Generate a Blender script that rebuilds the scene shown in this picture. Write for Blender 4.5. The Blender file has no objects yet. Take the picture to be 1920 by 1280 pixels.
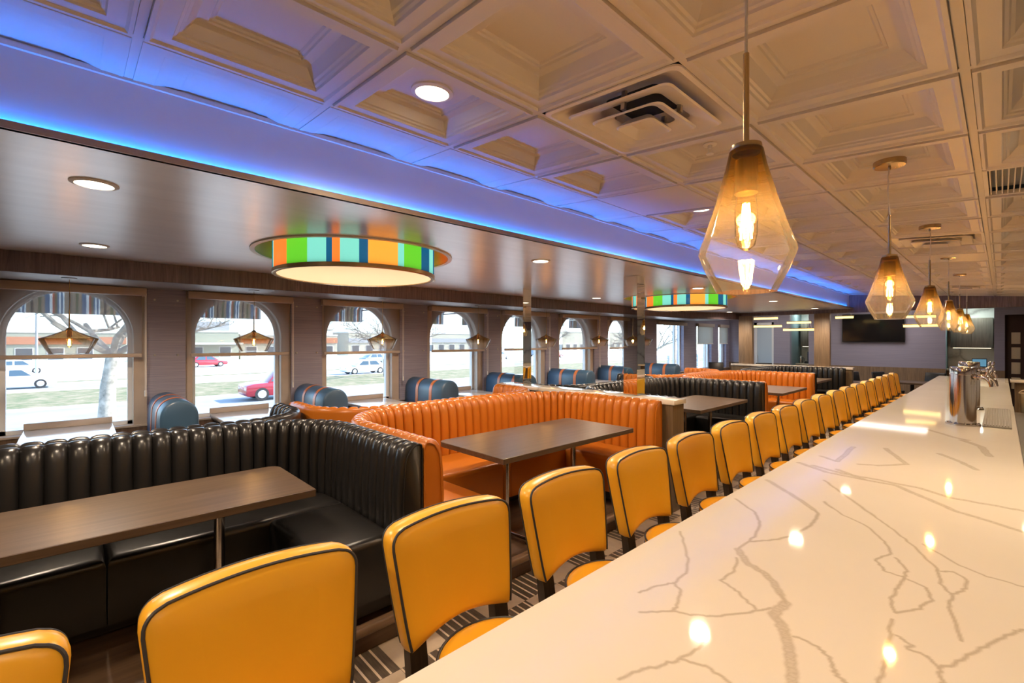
import bpy, bmesh, math, random
from mathutils import Vector, Matrix
random.seed(7)
PI = math.pi
D = bpy.data
COL = bpy.context.scene.collection
ORD = ['first', 'second', 'third', 'fourth', 'fifth', 'sixth', 'seventh', 'eighth', 'ninth', 'tenth', 'eleventh', 'twelfth',
       'thirteenth', 'fourteenth', 'fifteenth', 'sixteenth', 'seventeenth', 'eighteenth', 'nineteenth', 'twentieth']

# ------------------------------------------------------------------ materials
class NT:
    def __init__(s, name):
        s.m = D.materials.new(name); s.m.use_nodes = True
        s.t = s.m.node_tree; s.n = s.t.nodes; s.n.clear()
        s.out = s.n.new('ShaderNodeOutputMaterial')
    def new(s, typ, **kw):
        nd = s.n.new(typ)
        for k, v in kw.items():
            if k.startswith('_'): setattr(nd, k[1:], v)
        return nd
    def link(s, a, b): s.t.links.new(a, b)
    def coords(s, scale=(1, 1, 1), kind='Object', rot=(0, 0, 0)):
        c = s.n.new('ShaderNodeTexCoord'); mp = s.n.new('ShaderNodeMapping')
        mp.inputs['Scale'].default_value = scale; mp.inputs['Rotation'].default_value = rot
        s.link(c.outputs[kind], mp.inputs['Vector']); return mp.outputs[0]
    def noise(s, vec, scale=5, detail=3, rough=.5, dist=0):
        n = s.n.new('ShaderNodeTexNoise'); n.inputs['Scale'].default_value = scale; n.inputs['Detail'].default_value = detail
        n.inputs['Roughness'].default_value = rough; n.inputs['Distortion'].default_value = dist
        s.link(vec, n.inputs['Vector']); return n.outputs['Fac']
    def ramp(s, fac, stops, interp='LINEAR'):
        r = s.n.new('ShaderNodeValToRGB'); r.color_ramp.interpolation = interp
        e = r.color_ramp.elements
        while len(e) < len(stops): e.new(.5)
        for el, (p, c) in zip(e, stops):
            el.position = p; el.color = tuple(c) + (1,) if len(c) == 3 else c
        s.link(fac, r.inputs[0]); return r.outputs[0]
    def math(s, op, a, b=0.0, c=0.0):
        n = s.n.new('ShaderNodeMath'); n.operation = op
        for i, v in enumerate((a, b, c)):
            if hasattr(v, 'default_value'): s.link(v, n.inputs[i])
            else: n.inputs[i].default_value = v
        return n.outputs[0]
    def sep(s, vec):
        n = s.n.new('ShaderNodeSeparateXYZ'); s.link(vec, n.inputs[0]); return n.outputs
    def bump(s, h, strength=.3, dist=.01):
        b = s.n.new('ShaderNodeBump'); b.inputs['Strength'].default_value = strength; b.inputs['Distance'].default_value = dist
        s.link(h, b.inputs['Height']); return b.outputs[0]
    def mixc(s, fac, a, b):
        n = s.n.new('ShaderNodeMix'); n.data_type = 'RGBA'
        for i, v in ((0, fac), (6, a), (7, b)):
            if hasattr(v, 'default_value'): s.link(v, n.inputs[i])
            else: n.inputs[i].default_value = v if i == 0 else tuple(v) + (1,)
        return n.outputs[2]
    def pbr(s, col=None, rough=.5, metal=0, normal=None, coat=0, spec=.5, **kw):
        b = s.n.new('ShaderNodeBsdfPrincipled')
        def put(k, v):
            if v is None: return
            if hasattr(v, 'default_value'): s.link(v, b.inputs[k])
            elif isinstance(v, tuple) and len(v) == 3: b.inputs[k].default_value = v + (1,)
            else: b.inputs[k].default_value = v
        put('Base Color', col); put('Roughness', rough); put('Metallic', metal)
        put('Specular IOR Level', spec); put('Coat Weight', coat)
        if coat: put('Coat Roughness', .12)
        if normal is not None: s.link(normal, b.inputs['Normal'])
        for k, v in kw.items(): put(k.replace('_', ' '), v)
        s.link(b.outputs[0], s.out.inputs[0]); return b

def simple(name, col, rough=.5, metal=0, coat=0, spec=.5, var=.0, vscale=8):
    t = NT(name)
    c = col
    if var:
        f = t.noise(t.coords(), vscale, 4)
        c = t.ramp(f, [(.3, tuple(x * (1 - var) for x in col)), (.7, tuple(min(1, x * (1 + var)) for x in col))])
    t.pbr(c, rough, metal, coat=coat, spec=spec); return t.m

def emit(name, col, strength):
    t = NT(name); e = t.new('ShaderNodeEmission'); e.inputs[0].default_value = tuple(col) + (1,); e.inputs[1].default_value = strength
    t.link(e.outputs[0], t.out.inputs[0]); return t.m

def leather(name, col, rough=.32, var=.12, bump=.0, spec=.5):
    t = NT(name); v = t.coords()
    f = t.noise(v, 3.5, 2, .5)
    c = t.ramp(f, [(.25, tuple(x * (1 - var) for x in col)), (.75, tuple(min(1, x * (1 + var)) for x in col))])
    n = t.bump(t.noise(v, 24, 2, .5), bump, .003) if bump else None
    t.pbr(c, rough, 0, normal=n, spec=spec); return t.m

def wood(name, c0, c1, axis='z', scale=1.0, rough=.45, coat=0):
    t = NT(name)
    s = {'x': (1.2, 22, 22), 'y': (22, 1.2, 22), 'z': (22, 22, 1.2)}[axis]
    v = t.coords(tuple(a * scale for a in s))
    f = t.noise(v, 1.6, 6, .62, .6)
    c = t.ramp(f, [(.28, c0), (.5, tuple((a + b) / 2 for a, b in zip(c0, c1))), (.74, c1)])
    t.pbr(c, rough, normal=t.bump(f, .06, .003), coat=coat); return t.m

def thin_glass(name, stops, rough=.02, blend=.12, zlo=None, zhi=None, extra=.06, haze=0):
    t = NT(name)
    if len(stops) > 1:
        co = t.n.new('ShaderNodeTexCoord'); z = t.sep(co.outputs['Object'])[2]
        mr = t.n.new('ShaderNodeMapRange'); mr.inputs[1].default_value = zlo; mr.inputs[2].default_value = zhi
        t.link(z, mr.inputs[0]); c = t.ramp(mr.outputs[0], stops)
    tr = t.new('ShaderNodeBsdfTransparent'); gl = t.new('ShaderNodeBsdfGlossy'); gl.inputs['Roughness'].default_value = rough
    if len(stops) > 1: t.link(c, tr.inputs[0])
    else: tr.inputs[0].default_value = tuple(stops[0][1]) + (1,)
    lw = t.new('ShaderNodeLayerWeight'); lw.inputs[0].default_value = blend
    f = t.math('MINIMUM', t.math('ADD', lw.outputs['Fresnel'], extra), .9)
    mx = t.new('ShaderNodeMixShader'); t.link(f, mx.inputs[0]); t.link(tr.outputs[0], mx.inputs[1]); t.link(gl.outputs[0], mx.inputs[2])
    if haze:
        tl = t.new('ShaderNodeBsdfTranslucent'); t.link(c, tl.inputs[0]); m2 = t.new('ShaderNodeMixShader'); m2.inputs[0].default_value = haze
        t.link(mx.outputs[0], m2.inputs[1]); t.link(tl.outputs[0], m2.inputs[2]); mx = m2
    t.link(mx.outputs[0], t.out.inputs[0]); return t.m

M = {}
M['yellow'] = leather('yellow_vinyl', (.88, .45, .028), .30, .03, 0)
M['piping'] = simple('dark_piping', (.035, .036, .045), .45)
M['stool_wood'] = wood('stool_wood', (.022, .014, .009), (.06, .04, .024), 'z', 1, .4)
M['black'] = leather('black_leather', (.0145, .0135, .0135), .29, .15, .10)
M['orange'] = leather('orange_leather', (.47, .138, .013), .27, .06, .06)
M['blue'] = leather('blue_vinyl', (.045, .100, .175), .38, .1, 0)
M['stripe'] = leather('stripe_vinyl', (.55, .17, .045), .36, .05, 0)
M['table'] = wood('table_wood', (.062, .038, .023), (.125, .082, .053), 'y', .8, .33)
M['chrome'] = simple('chrome', (.62, .58, .54), .12, 1)
M['steel'] = simple('brushed_steel', (.55, .53, .50), .3, 1, var=.08, vscale=40)
M['brass'] = simple('brushed_brass', (.52, .38, .19), .27, 1, var=.06, vscale=30)
M['dark'] = simple('dark_plinth', (.012, .010, .009), .5)
M['white'] = simple('white_paint', (.78, .76, .73), .5)
M['ivory'] = simple('ivory_trim', (.74, .69, .62), .45, var=.03)
M['tan'] = simple('tan_casing', (.44, .375, .32), .6, var=.05)
M['ceil'] = simple('ceiling_tile', (.62, .58, .53), .48, var=.02, vscale=3)
M['fascia'] = simple('fascia_paint', (.66, .60, .58), .38, var=.02, vscale=2)
M['lip'] = simple('lip_laminate', (.34, .25, .18), .4)
M['valance'] = wood('valance_wood', (.095, .070, .092), (.27, .205, .22), 'z', 1.6, .42)
M['wainscot'] = wood('wainscot_wood', (.075, .045, .032), (.19, .12, .08), 'z', 1.2, .42)
M['farwood'] = wood('pale_wood', (.14, .092, .055), (.28, .19, .115), 'z', 1.2, .5)
M['greywood'] = wood('grey_cabinet_wood', (.13, .11, .09), (.24, .205, .165), 'z', 1.2, .5)
M['platform'] = wood('platform_planks', (.07, .042, .026), (.15, .09, .055), 'y', .7, .4)
M['nosing'] = wood('nosing_wood', (.16, .10, .06), (.28, .18, .11), 'y', 1, .35)
M['tv'] = simple('tv_black', (.006, .006, .007), .12)
M['plastic'] = simple('black_plastic', (.012, .012, .013), .4)
M['rubber'] = simple('tyre_rubber', (.02, .02, .022), .8)
M['tray'] = simple('dull_tray_steel', (.24, .23, .21), .5, .5)
M['bucket'] = simple('cream_plastic', (.62, .52, .36), .5)
M['teal'] = simple('teal_paint', (.20, .27, .29), .6)
M['mirror'] = simple('mirror_glass', (.86, .86, .83), .012, 1)
M['mirror_edge'] = simple('mirror_edge', (.12, .10, .07), .3, .6)
M['hole'] = simple('duct_dark', (.006, .006, .006), .8)
M['redwood'] = simple('dark_door', (.035, .012, .009), .5)

def _marble(name, base, vein, scale=1.2, rough=.12):
    t = NT(name); v = t.coords()
    n = t.n.new('ShaderNodeTexNoise'); n.inputs['Scale'].default_value = 2.2; n.inputs['Detail'].default_value = 6; t.link(v, n.inputs['Vector'])
    mx = t.n.new('ShaderNodeMix'); mx.data_type = 'VECTOR'; mx.inputs[0].default_value = .35
    t.link(v, mx.inputs[4]); t.link(n.outputs['Color'], mx.inputs[5])
    vo = t.n.new('ShaderNodeTexVoronoi'); vo.feature = 'DISTANCE_TO_EDGE'; vo.inputs['Scale'].default_value = scale
    t.link(mx.outputs[1], vo.inputs['Vector'])
    c = t.ramp(vo.outputs['Distance'], [(0, vein), (.03, tuple((a + 2 * b) / 3 for a, b in zip(vein, base))), (.07, base)])
    t.pbr(c, rough, coat=.2); return t.m
M['marble'] = _marble('grey_marble', (.62, .62, .60), (.34, .33, .32))
M['window_table'] = _marble('pale_quartz', (.72, .70, .68), (.52, .50, .48), 1.5, .14)
M['cap'] = _marble('cap_quartz', (.74, .66, .54), (.55, .46, .36), 1.6, .14)

def _quartz():
    t = NT('veined_quartz')
    a = t.n.new('ShaderNodeVertexColor'); a.layer_name = 'vein'
    v = t.coords()
    cl = t.ramp(t.noise(v, 1.3, 4), [(.35, (.80, .755, .68)), (.65, (.845, .80, .73))])
    c = t.mixc(t.math('MULTIPLY', t.sep(a.outputs[0])[0], 1.0), cl, (.44, .375, .28))
    t.pbr(c, .05, spec=.5); return t.m
M['quartz'] = _quartz()

def _soffit():
    t = NT('satin_metal_soffit'); v = t.coords((3, .35, 1))
    f = t.noise(v, 3, 5, .6, .4)
    c = t.ramp(f, [(.3, (.76, .77, .79)), (.7, (.84, .85, .87))])
    h = t.noise(t.coords((90, 2.5, 1)), 2, 3)
    t.pbr(c, .30, .3, normal=t.bump(h, .06, .002)); return t.m
M['soffit'] = _soffit()
M['underside'] = simple('valance_underside', (.33, .33, .33), .4, .6)

def _paper(name, a, b, axis):
    t = NT(name); s = {'y': (9, 1.6, 160), 'x': (1.6, 9, 160)}[axis]
    f = t.noise(t.coords(s), 1.0, 4, .6, .3)
    c = t.ramp(f, [(.3, a), (.7, b)])
    t.pbr(c, .7, normal=t.bump(f, .25, .003)); return t.m
M['paper'] = _paper('grasscloth', (.205, .20, .29), (.345, .335, .43), 'y')
M['paper_far'] = _paper('grasscloth_pale', (.235, .225, .30), (.30, .285, .36), 'x')

def _floor():
    t = NT('checker_strip_tile')
    x, y, z = t.sep(t.coords())
    C = .305
    gx = t.math('DIVIDE', x, C); gy = t.math('DIVIDE', y, C)
    par = t.math('MODULO', t.math('ABSOLUTE', t.math('ADD', t.math('FLOOR', gx), t.math('FLOOR', gy))), 2)
    strip = t.math('LESS_THAN', t.math('FRACT', t.math('DIVIDE', y, C / 5.5)), .22)
    fx = t.math('FRACT', gx); fy = t.math('FRACT', gy)
    gr = t.math('MAXIMUM', t.math('MAXIMUM', t.math('LESS_THAN', fx, .008), t.math('LESS_THAN', fy, .008)), 0)
    nz = t.noise(t.coords(), 9, 4)
    beige = t.ramp(nz, [(.3, (.40, .31, .22)), (.7, (.50, .40, .29))])
    brown = t.ramp(t.noise(t.coords((4, 30, 1)), 3, 4), [(.3, (.065, .048, .034)), (.7, (.12, .09, .065))])
    st = t.mixc(strip, brown, (.58, .46, .33))
    c = t.mixc(par, beige, st)
    c = t.mixc(gr, c, (.10, .075, .055))
    t.pbr(c, .35); return t.m
M['floor'] = _floor()

def _shade():
    t = NT('mesh_shade_fabric')
    tr = t.new('ShaderNodeBsdfTransparent'); tr.inputs[0].default_value = (1, .985, .96, 1)
    df = t.new('ShaderNodeBsdfDiffuse'); df.inputs[0].default_value = (.34, .28, .235, 1)
    tl = t.new('ShaderNodeBsdfTranslucent'); tl.inputs[0].default_value = (.30, .29, .27, 1)
    m1 = t.new('ShaderNodeMixShader'); m1.inputs[0].default_value = .35
    t.link(df.outputs[0], m1.inputs[1]); t.link(tl.outputs[0], m1.inputs[2])
    m2 = t.new('ShaderNodeMixShader'); m2.inputs[0].default_value = .60
    t.link(tr.outputs[0], m2.inputs[1]); t.link(m1.outputs[0], m2.inputs[2])
    t.link(m2.outputs[0], t.out.inputs[0]); return t.m
M['shade'] = _shade()
def _shade2():
    t = NT('white_shade_fabric')
    df = t.new('ShaderNodeBsdfDiffuse'); df.inputs[0].default_value = (.6, .6, .56, 1)
    tl = t.new('ShaderNodeBsdfTranslucent'); tl.inputs[0].default_value = (.6, .6, .56, 1)
    m1 = t.new('ShaderNodeMixShader'); m1.inputs[0].default_value = .5
    t.link(df.outputs[0], m1.inputs[1]); t.link(tl.outputs[0], m1.inputs[2]); t.link(m1.outputs[0], t.out.inputs[0]); return t.m
M['shade2'] = _shade2()
M['headbox'] = simple('headbox_tan', (.44, .385, .345), .55)
M['winframe'] = simple('white_window_frame', (.72, .74, .76), .4)
M['pane'] = thin_glass('window_glass', [(0, (.93, .96, .97))], .01, .1, extra=.02)
M['amber'] = thin_glass('amber_ombre_glass', [(0, (.97, .94, .89)), (.33, (.97, .92, .83)), (.52, (.92, .80, .58)), (.78, (.72, .47, .14)), (1, (.58, .34, .06))], .03, .16, -.30, 0, .05, .035)
M['amber_low'] = thin_glass('smoke_ombre_glass', [(0, (.97, .965, .96)), (.35, (.95, .92, .88)), (.62, (.60, .44, .25)), (.74, (.33, .20, .085)), (1, (.28, .16, .06))], .03, .16, -.205, 0, .07, .02)
M['bulb_glass'] = thin_glass('bulb_glass', [(0, (1, .88, .62))], .02, .1, extra=.02)
M['filament'] = emit('filament', (1, .52, .16), 90)
M['led_lens'] = emit('downlight_lens', (1, .80, .56), 9)
M['led_blue'] = emit('cove_led', (.02, .17, 1), 3)
M['led_bar'] = emit('linear_led', (1, .66, .20), 2.6)
M['screen'] = emit('pos_screen', (.10, .24, .34), .9)
M['drum_top'] = emit('drum_diffuser', (1, .86, .70), 2.2)

def _drum():
    # translucent striped shade, lit from inside by its own lamp
    t = NT('striped_drum_shade')
    x, y, z = t.sep(t.coords())
    a = t.math('ADD', t.math('DIVIDE', t.math('ARCTAN2', y, x), 2 * PI), .5)
    f = t.math('FRACT', t.math('MULTIPLY', t.math('ADD', a, .23), 2.3))
    O, G, A, N, O2 = (.95, .20, .035), (.10, .52, .03), (.16, .62, .60), (.005, .085, .22), (.98, .36, .05)
    st = [(0, N), (.045, A), (.065, O), (.20, G), (.315, A), (.395, N), (.42, O), (.45, A), (.525, N), (.56, O2), (.69, A), (.72, G), (.83, N), (.91, A), (.975, N)]
    c = t.ramp(f, st, 'CONSTANT')
    df = t.new('ShaderNodeBsdfDiffuse'); tl = t.new('ShaderNodeBsdfTranslucent'); gl = t.new('ShaderNodeBsdfGlossy'); gl.inputs['Roughness'].default_value = .12
    t.link(c, df.inputs[0]); t.link(c, tl.inputs[0])
    m1 = t.new('ShaderNodeMixShader'); m1.inputs[0].default_value = .6; t.link(df.outputs[0], m1.inputs[1]); t.link(tl.outputs[0], m1.inputs[2])
    m2 = t.new('ShaderNodeMixShader'); m2.inputs[0].default_value = .05; t.link(m1.outputs[0], m2.inputs[1]); t.link(gl.outputs[0], m2.inputs[2])
    t.link(m2.outputs[0], t.out.inputs[0]); return t.m
M['drum'] = _drum()
M['drum_band'] = emit('drum_led_band', (1, .86, .72), 2.1)
M['recess'] = simple('recess_tan', (.60, .34, .16), .5)
M['drum_in'] = simple('drum_liner', (.80, .69, .53), .5)

def _awning():
    t = NT('striped_awning')
    x, y, z = t.sep(t.coords())
    f = t.math('FRACT', t.math('MULTIPLY', y, 3.4))
    W, B, T, R, K, GR = (.75, .75, .74), (.12, .24, .36), (.40, .33, .26), (.48, .14, .07), (.10, .09, .09), (.20, .22, .12)
    c = t.ramp(f, [(0, T), (.12, GR), (.2, T), (.3, B), (.42, W), (.5, R), (.56, GR), (.62, B), (.67, W), (.72, B), (.77, W), (.82, T), (.93, K)], 'CONSTANT')
    df = t.new('ShaderNodeBsdfDiffuse'); tl = t.new('ShaderNodeBsdfTranslucent')
    t.link(c, df.inputs[0]); t.link(c, tl.inputs[0])
    m = t.new('ShaderNodeMixShader'); m.inputs[0].default_value = .7; t.link(df.outputs[0], m.inputs[1]); t.link(tl.outputs[0], m.inputs[2])
    t.link(m.outputs[0], t.out.inputs[0]); return t.m
M['awning'] = _awning()
M['asphalt'] = simple('grey_asphalt', (.235, .25, .265), .85, var=.12, vscale=.6)  # bluish grey base colour, slightly mottled
M['parking'] = simple('pale_parking_lot', (.50, .50, .50), .85, var=.08, vscale=.4)
def _grass():
    t = NT('winter_grass'); v = t.coords()
    f = t.noise(v, 1.1, 8, .7)
    c = t.ramp(f, [(.35, (.07, .095, .025)), (.5, (.15, .135, .065)), (.62, (.23, .185, .115))])
    t.pbr(c, .9); return t.m
M['grass'] = _grass()
M['kerb'] = simple('concrete_kerb', (.5, .49, .46), .8)
M['bark'] = simple('grey_bark', (.24, .22, .19), .9, var=.45, vscale=5)
M['carwhite'] = simple('car_white', (.78, .78, .78), .25, coat=.6)
M['carred'] = simple('car_red', (.30, .012, .025), .25, coat=.6)
M['cargrey'] = simple('car_grey', (.20, .22, .24), .25, coat=.6)
M['carglass'] = simple('car_glass', (.05, .08, .11), .1)
M['alloy'] = simple('alloy_wheel', (.55, .55, .56), .35, .8)
M['stucco'] = simple('cream_stucco', (.56, .53, .42), .85, var=.06, vscale=.3)
M['orange_band'] = simple('orange_band', (.55, .22, .12), .8)
M['roofgrey'] = simple('roof_grey', (.42, .44, .46), .8)
M['sage'] = simple('sage_stucco', (.40, .42, .33), .85, var=.05, vscale=.3)
M['shopglass'] = simple('shop_glass', (.06, .08, .10), .15)

# ------------------------------------------------------------------ mesh builder
class MB:
    def __init__(s): s.V = []; s.F = []; s.MI = []; s.mi = 0
    def add(s, verts, faces):
        o = len(s.V); s.V += [tuple(v) for v in verts]
        for f in faces: s.F.append([i + o for i in f]); s.MI.append(s.mi)
        return s
    def add_bm(s, bm, mtx=None):
        if mtx is not None: bmesh.ops.transform(bm, matrix=mtx, verts=bm.verts)
        bm.verts.index_update()
        s.add([v.co[:] for v in bm.verts], [[v.index for v in f.verts] for f in bm.faces]); bm.free(); return s
    def box(s, x0, x1, y0, y1, z0, z1, bev=0, seg=2, mtx=None):
        bm = bmesh.new(); bmesh.ops.create_cube(bm, size=1)
        for v in bm.verts:
            v.co = Vector(((x0 + x1) / 2 + v.co.x * (x1 - x0), (y0 + y1) / 2 + v.co.y * (y1 - y0), (z0 + z1) / 2 + v.co.z * (z1 - z0)))
        if bev: bmesh.ops.bevel(bm, geom=list(bm.edges), offset=bev, segments=seg, profile=.5, affect='EDGES')
        return s.add_bm(bm, mtx)
    def prism(s, poly, z0, z1, bev=0, seg=2, which='top', mtx=None):
        bm = bmesh.new(); n = len(poly)
        b = [bm.verts.new((x, y, z0)) for x, y in poly]; t = [bm.verts.new((x, y, z1)) for x, y in poly]
        bm.faces.new(b[::-1]); tf = bm.faces.new(t)
        for i in range(n): bm.faces.new((b[i], b[(i + 1) % n], t[(i + 1) % n], t[i]))
        bmesh.ops.recalc_face_normals(bm, faces=bm.faces)
        if bev:
            ed = list(tf.edges) if which == 'top' else list(bm.edges)
            bmesh.ops.bevel(bm, geom=ed, offset=bev, segments=seg, profile=.5, affect='EDGES')
        return s.add_bm(bm, mtx)
    def lathe(s, prof, n=32, c=(0, 0, 0), cap0=False, cap1=False, a0=0, a1=2 * PI):
        full = abs(a1 - a0 - 2 * PI) < 1e-6; m = n if full else n + 1
        V = []
        for r, z in prof:
            for k in range(m):
                a = a0 + (a1 - a0) * k / n; V.append((c[0] + r * math.cos(a), c[1] + r * math.sin(a), c[2] + z))
        F = []
        for j in range(len(prof) - 1):
            for k in range(n):
                k2 = (k + 1) % m
                F.append((j * m + k, j * m + k2, (j + 1) * m + k2, (j + 1) * m + k))
        if cap0: F.append(tuple(range(m))[::-1])
        if cap1: F.append(tuple((len(prof) - 1) * m + k for k in range(m)))
        return s.add(V, F)
    def tube(s, pts, r, n=8, closed=False, radii=None):
        P = [Vector(p) for p in pts]; N = len(P); V = []; F = []; up = None
        for i, p in enumerate(P):
            if closed: t = (P[(i + 1) % N] - P[i - 1])
            else: t = P[min(i + 1, N - 1)] - P[max(i - 1, 0)]
            t = t.normalized() if t.length > 1e-9 else Vector((0, 0, 1))
            if up is None:
                up = Vector((0, 0, 1)) if abs(t.z) < .9 else Vector((1, 0, 0))
            u = (up - t * up.dot(t))
            u = u.normalized() if u.length > 1e-6 else t.orthogonal().normalized()
            w = t.cross(u); up = u
            rr = radii[i] if radii else r
            for k in range(n):
                a = 2 * PI * k / n; V.append(p + u * (rr * math.cos(a)) + w * (rr * math.sin(a)))
        M_ = N if closed else N - 1
        for i in range(M_):
            j = (i + 1) % N
            for k in range(n):
                k2 = (k + 1) % n
                F.append((i * n + k, i * n + k2, j * n + k2, j * n + k))
        if not closed:
            F.append(tuple(range(n))[::-1]); F.append(tuple((N - 1) * n + k for k in range(n)))
        return s.add(V, F)
    def cyl(s, p0, p1, r0, r1=None, n=16): return s.tube([p0, p1], r0, n, radii=[r0, r0 if r1 is None else r1])
    def build(s, name, mats, parent=None, loc=None, ang=35, smooth=True):
        me = D.meshes.new(name); me.from_pydata(s.V, [], s.F)
        bm = bmesh.new(); bm.from_mesh(me); bmesh.ops.recalc_face_normals(bm, faces=bm.faces); bm.to_mesh(me); bm.free()
        if not isinstance(mats, (list, tuple)): mats = [mats]
        for m in mats: me.materials.append(m)
        if len(mats) > 1:
            for p, i in zip(me.polygons, s.MI): p.material_index = i
        if smooth:
            me.shade_smooth(); me.set_sharp_from_angle(angle=math.radians(ang))
        o = D.objects.new(name, me); COL.objects.link(o)
        if parent is not None: o.parent = parent
        if loc: o.location = loc
        return o

def tag(o, label=None, cat=None, group=None, kind=None):
    if label: o['label'] = label
    if cat: o['category'] = cat
    if group: o['group'] = group
    if kind: o['kind'] = kind
    return o
def thing(name, label, cat, loc=(0, 0, 0), rotz=0, group=None):
    o = D.objects.new(name, None); o.empty_display_size = .1; COL.objects.link(o)
    o.location = loc; o.rotation_euler = (0, 0, rotz)
    return tag(o, label, cat, group)
def dup(root, loc, label, group=None, rotz=None):
    r = root.copy(); COL.objects.link(r); r.location = loc
    if rotz is not None: r.rotation_euler = (0, 0, rotz)
    tag(r, label, None, group)
    for ch in list(root.children):
        c = ch.copy(); COL.objects.link(c); c.parent = r
        for g in list(ch.children):
            d = g.copy(); COL.objects.link(d); d.parent = c
    return r
def struct(name, mb, mats, label, cat='room part', parent=None, **kw):
    o = mb.build(name, mats, parent, **kw)
    if parent is None: tag(o, label, cat, kind='structure')
    return o
def light(name, kind, loc, power, col, rot=(0, 0, 0), **kw):
    l = D.lights.new(name, kind); l.energy = power; l.color = col
    for k, v in kw.items(): setattr(l, k, v)
    o = D.objects.new(name, l); COL.objects.link(o); o.location = loc; o.rotation_euler = rot; return o

# ------------------------------------------------------------------ dimensions (metres, floor at 0)
CAM = 1.70
def ceil_z(x): return 2.5216 - .07816 * x
GX = lambda i: (-3.1249 + i) * .60815
GY = lambda j: .7545 + .61 * j
XW = -6.05                       # window wall
YF = 12.4                        # header over the step to the rear dining area
YB = 15.4                        # back wall
PLAT = .15
SOF = 2.395
LOWS = 2.23

# ------------------------------------------------------------------ floor and platform
mb = MB(); mb.box(XW - .2, 3.2, -3.2, 17.2, -.12, 0)
struct('floor', mb, M['floor'], 'tiled floor beside the counter, beige squares and dark strips', 'floor')
mb = MB(); mb.box(XW, -2.385, -3.0, 12.3, 0, PLAT)
struct('platform', mb, M['platform'], 'raised plank platform the booths stand on', 'floor')
mb = MB(); mb.box(-2.40, -2.345, -3.0, 12.3, PLAT - .045, PLAT + .006, .012, 3); mb.box(-2.385, -2.372, -3, 12.3, PLAT - .058, PLAT - .045)
struct('trim_1', mb, M['nosing'], 'rounded wooden nosing on the edge of the booth platform', 'trim')

# ------------------------------------------------------------------ coffered ceiling
def tile_rings():
    return [(.0, .0), (.012, .0), (.0125, .006), (.0145, .006), (.015, -.010), (.026, -.010), (.034, -.002), (.078, -.002), (.082, .006), (.090, .010),
            (.094, .016), (.102, .020), (.112, .034), (.128, .052), (.138, .056), (.160, .056), (.164, .062), (.172, .064), (.178, .070), (.184, .070)]
mb = MB()
flat_tiles = {(0, 3), (0, 11), (1, 14), (2, 9)}
vent_tiles = {(1, 1), (2, 7), (2, 15)}
grille_tiles = {(3, 4)}
for i in range(-1, 8):
    for j in range(-7, 20):
        x0, x1, y0, y1 = GX(i), GX(i + 1), GY(j), GY(j + 1)
        if y0 > YF: continue
        rings = tile_rings()
        if (i, j) in flat_tiles: rings = [(.0, .0), (.012, .0), (.013, -.006), (.02, -.008)]
        if (i, j) in vent_tiles or (i, j) in grille_tiles: rings = [(.0, .0), (.012, .0)]
        V = []; F = []; hs = .25 if i == -1 else 1.0
        for d, h in rings:
            for x, y in ((x0 + d, y0 + d), (x1 - d, y0 + d), (x1 - d, y1 - d), (x0 + d, y1 - d)):
                x = max(x, -2.31); y = min(y, YF + .02)
                V.append((x, y, ceil_z(x) + h * hs))
        for k in range(len(rings) - 1):
            for q in range(4):
                F.append((k * 4 + q, k * 4 + (q + 1) % 4, k * 4 + 4 + (q + 1) % 4, k * 4 + 4 + q))
        if (i, j) not in vent_tiles and (i, j) not in grille_tiles: F.append(tuple(len(V) - 4 + q for q in range(4)))
        mb.add(V, F)
struct('ceiling', mb, M['ceil'], 'ceiling of coffered square tiles in a grid', 'ceiling', ang=25)
mb = MB(); mb.add([(-6.4, -3.2, 3.3), (3.2, -3.2, 3.3), (3.2, 17.2, 3.3), (-6.4, 17.2, 3.3), (-6.4, -3.2, 3.4), (3.2, -3.2, 3.4), (3.2, 17.2, 3.4), (-6.4, 17.2, 3.4)],
                  [(0, 1, 2, 3), (4, 5, 6, 7), (0, 1, 5, 4), (1, 2, 6, 5), (2, 3, 7, 6), (3, 0, 4, 7)])
struct('roof_deck', mb, M['hole'], 'dark roof deck above the ceiling tiles', 'roof')
mb = MB(); mb.box(XW - .2, 3.2, YF + .12, 17.2, 2.62, 2.68)
struct('ceiling_rear', mb, M['ceil'], 'plain ceiling over the rear dining area', 'ceiling')

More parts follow.
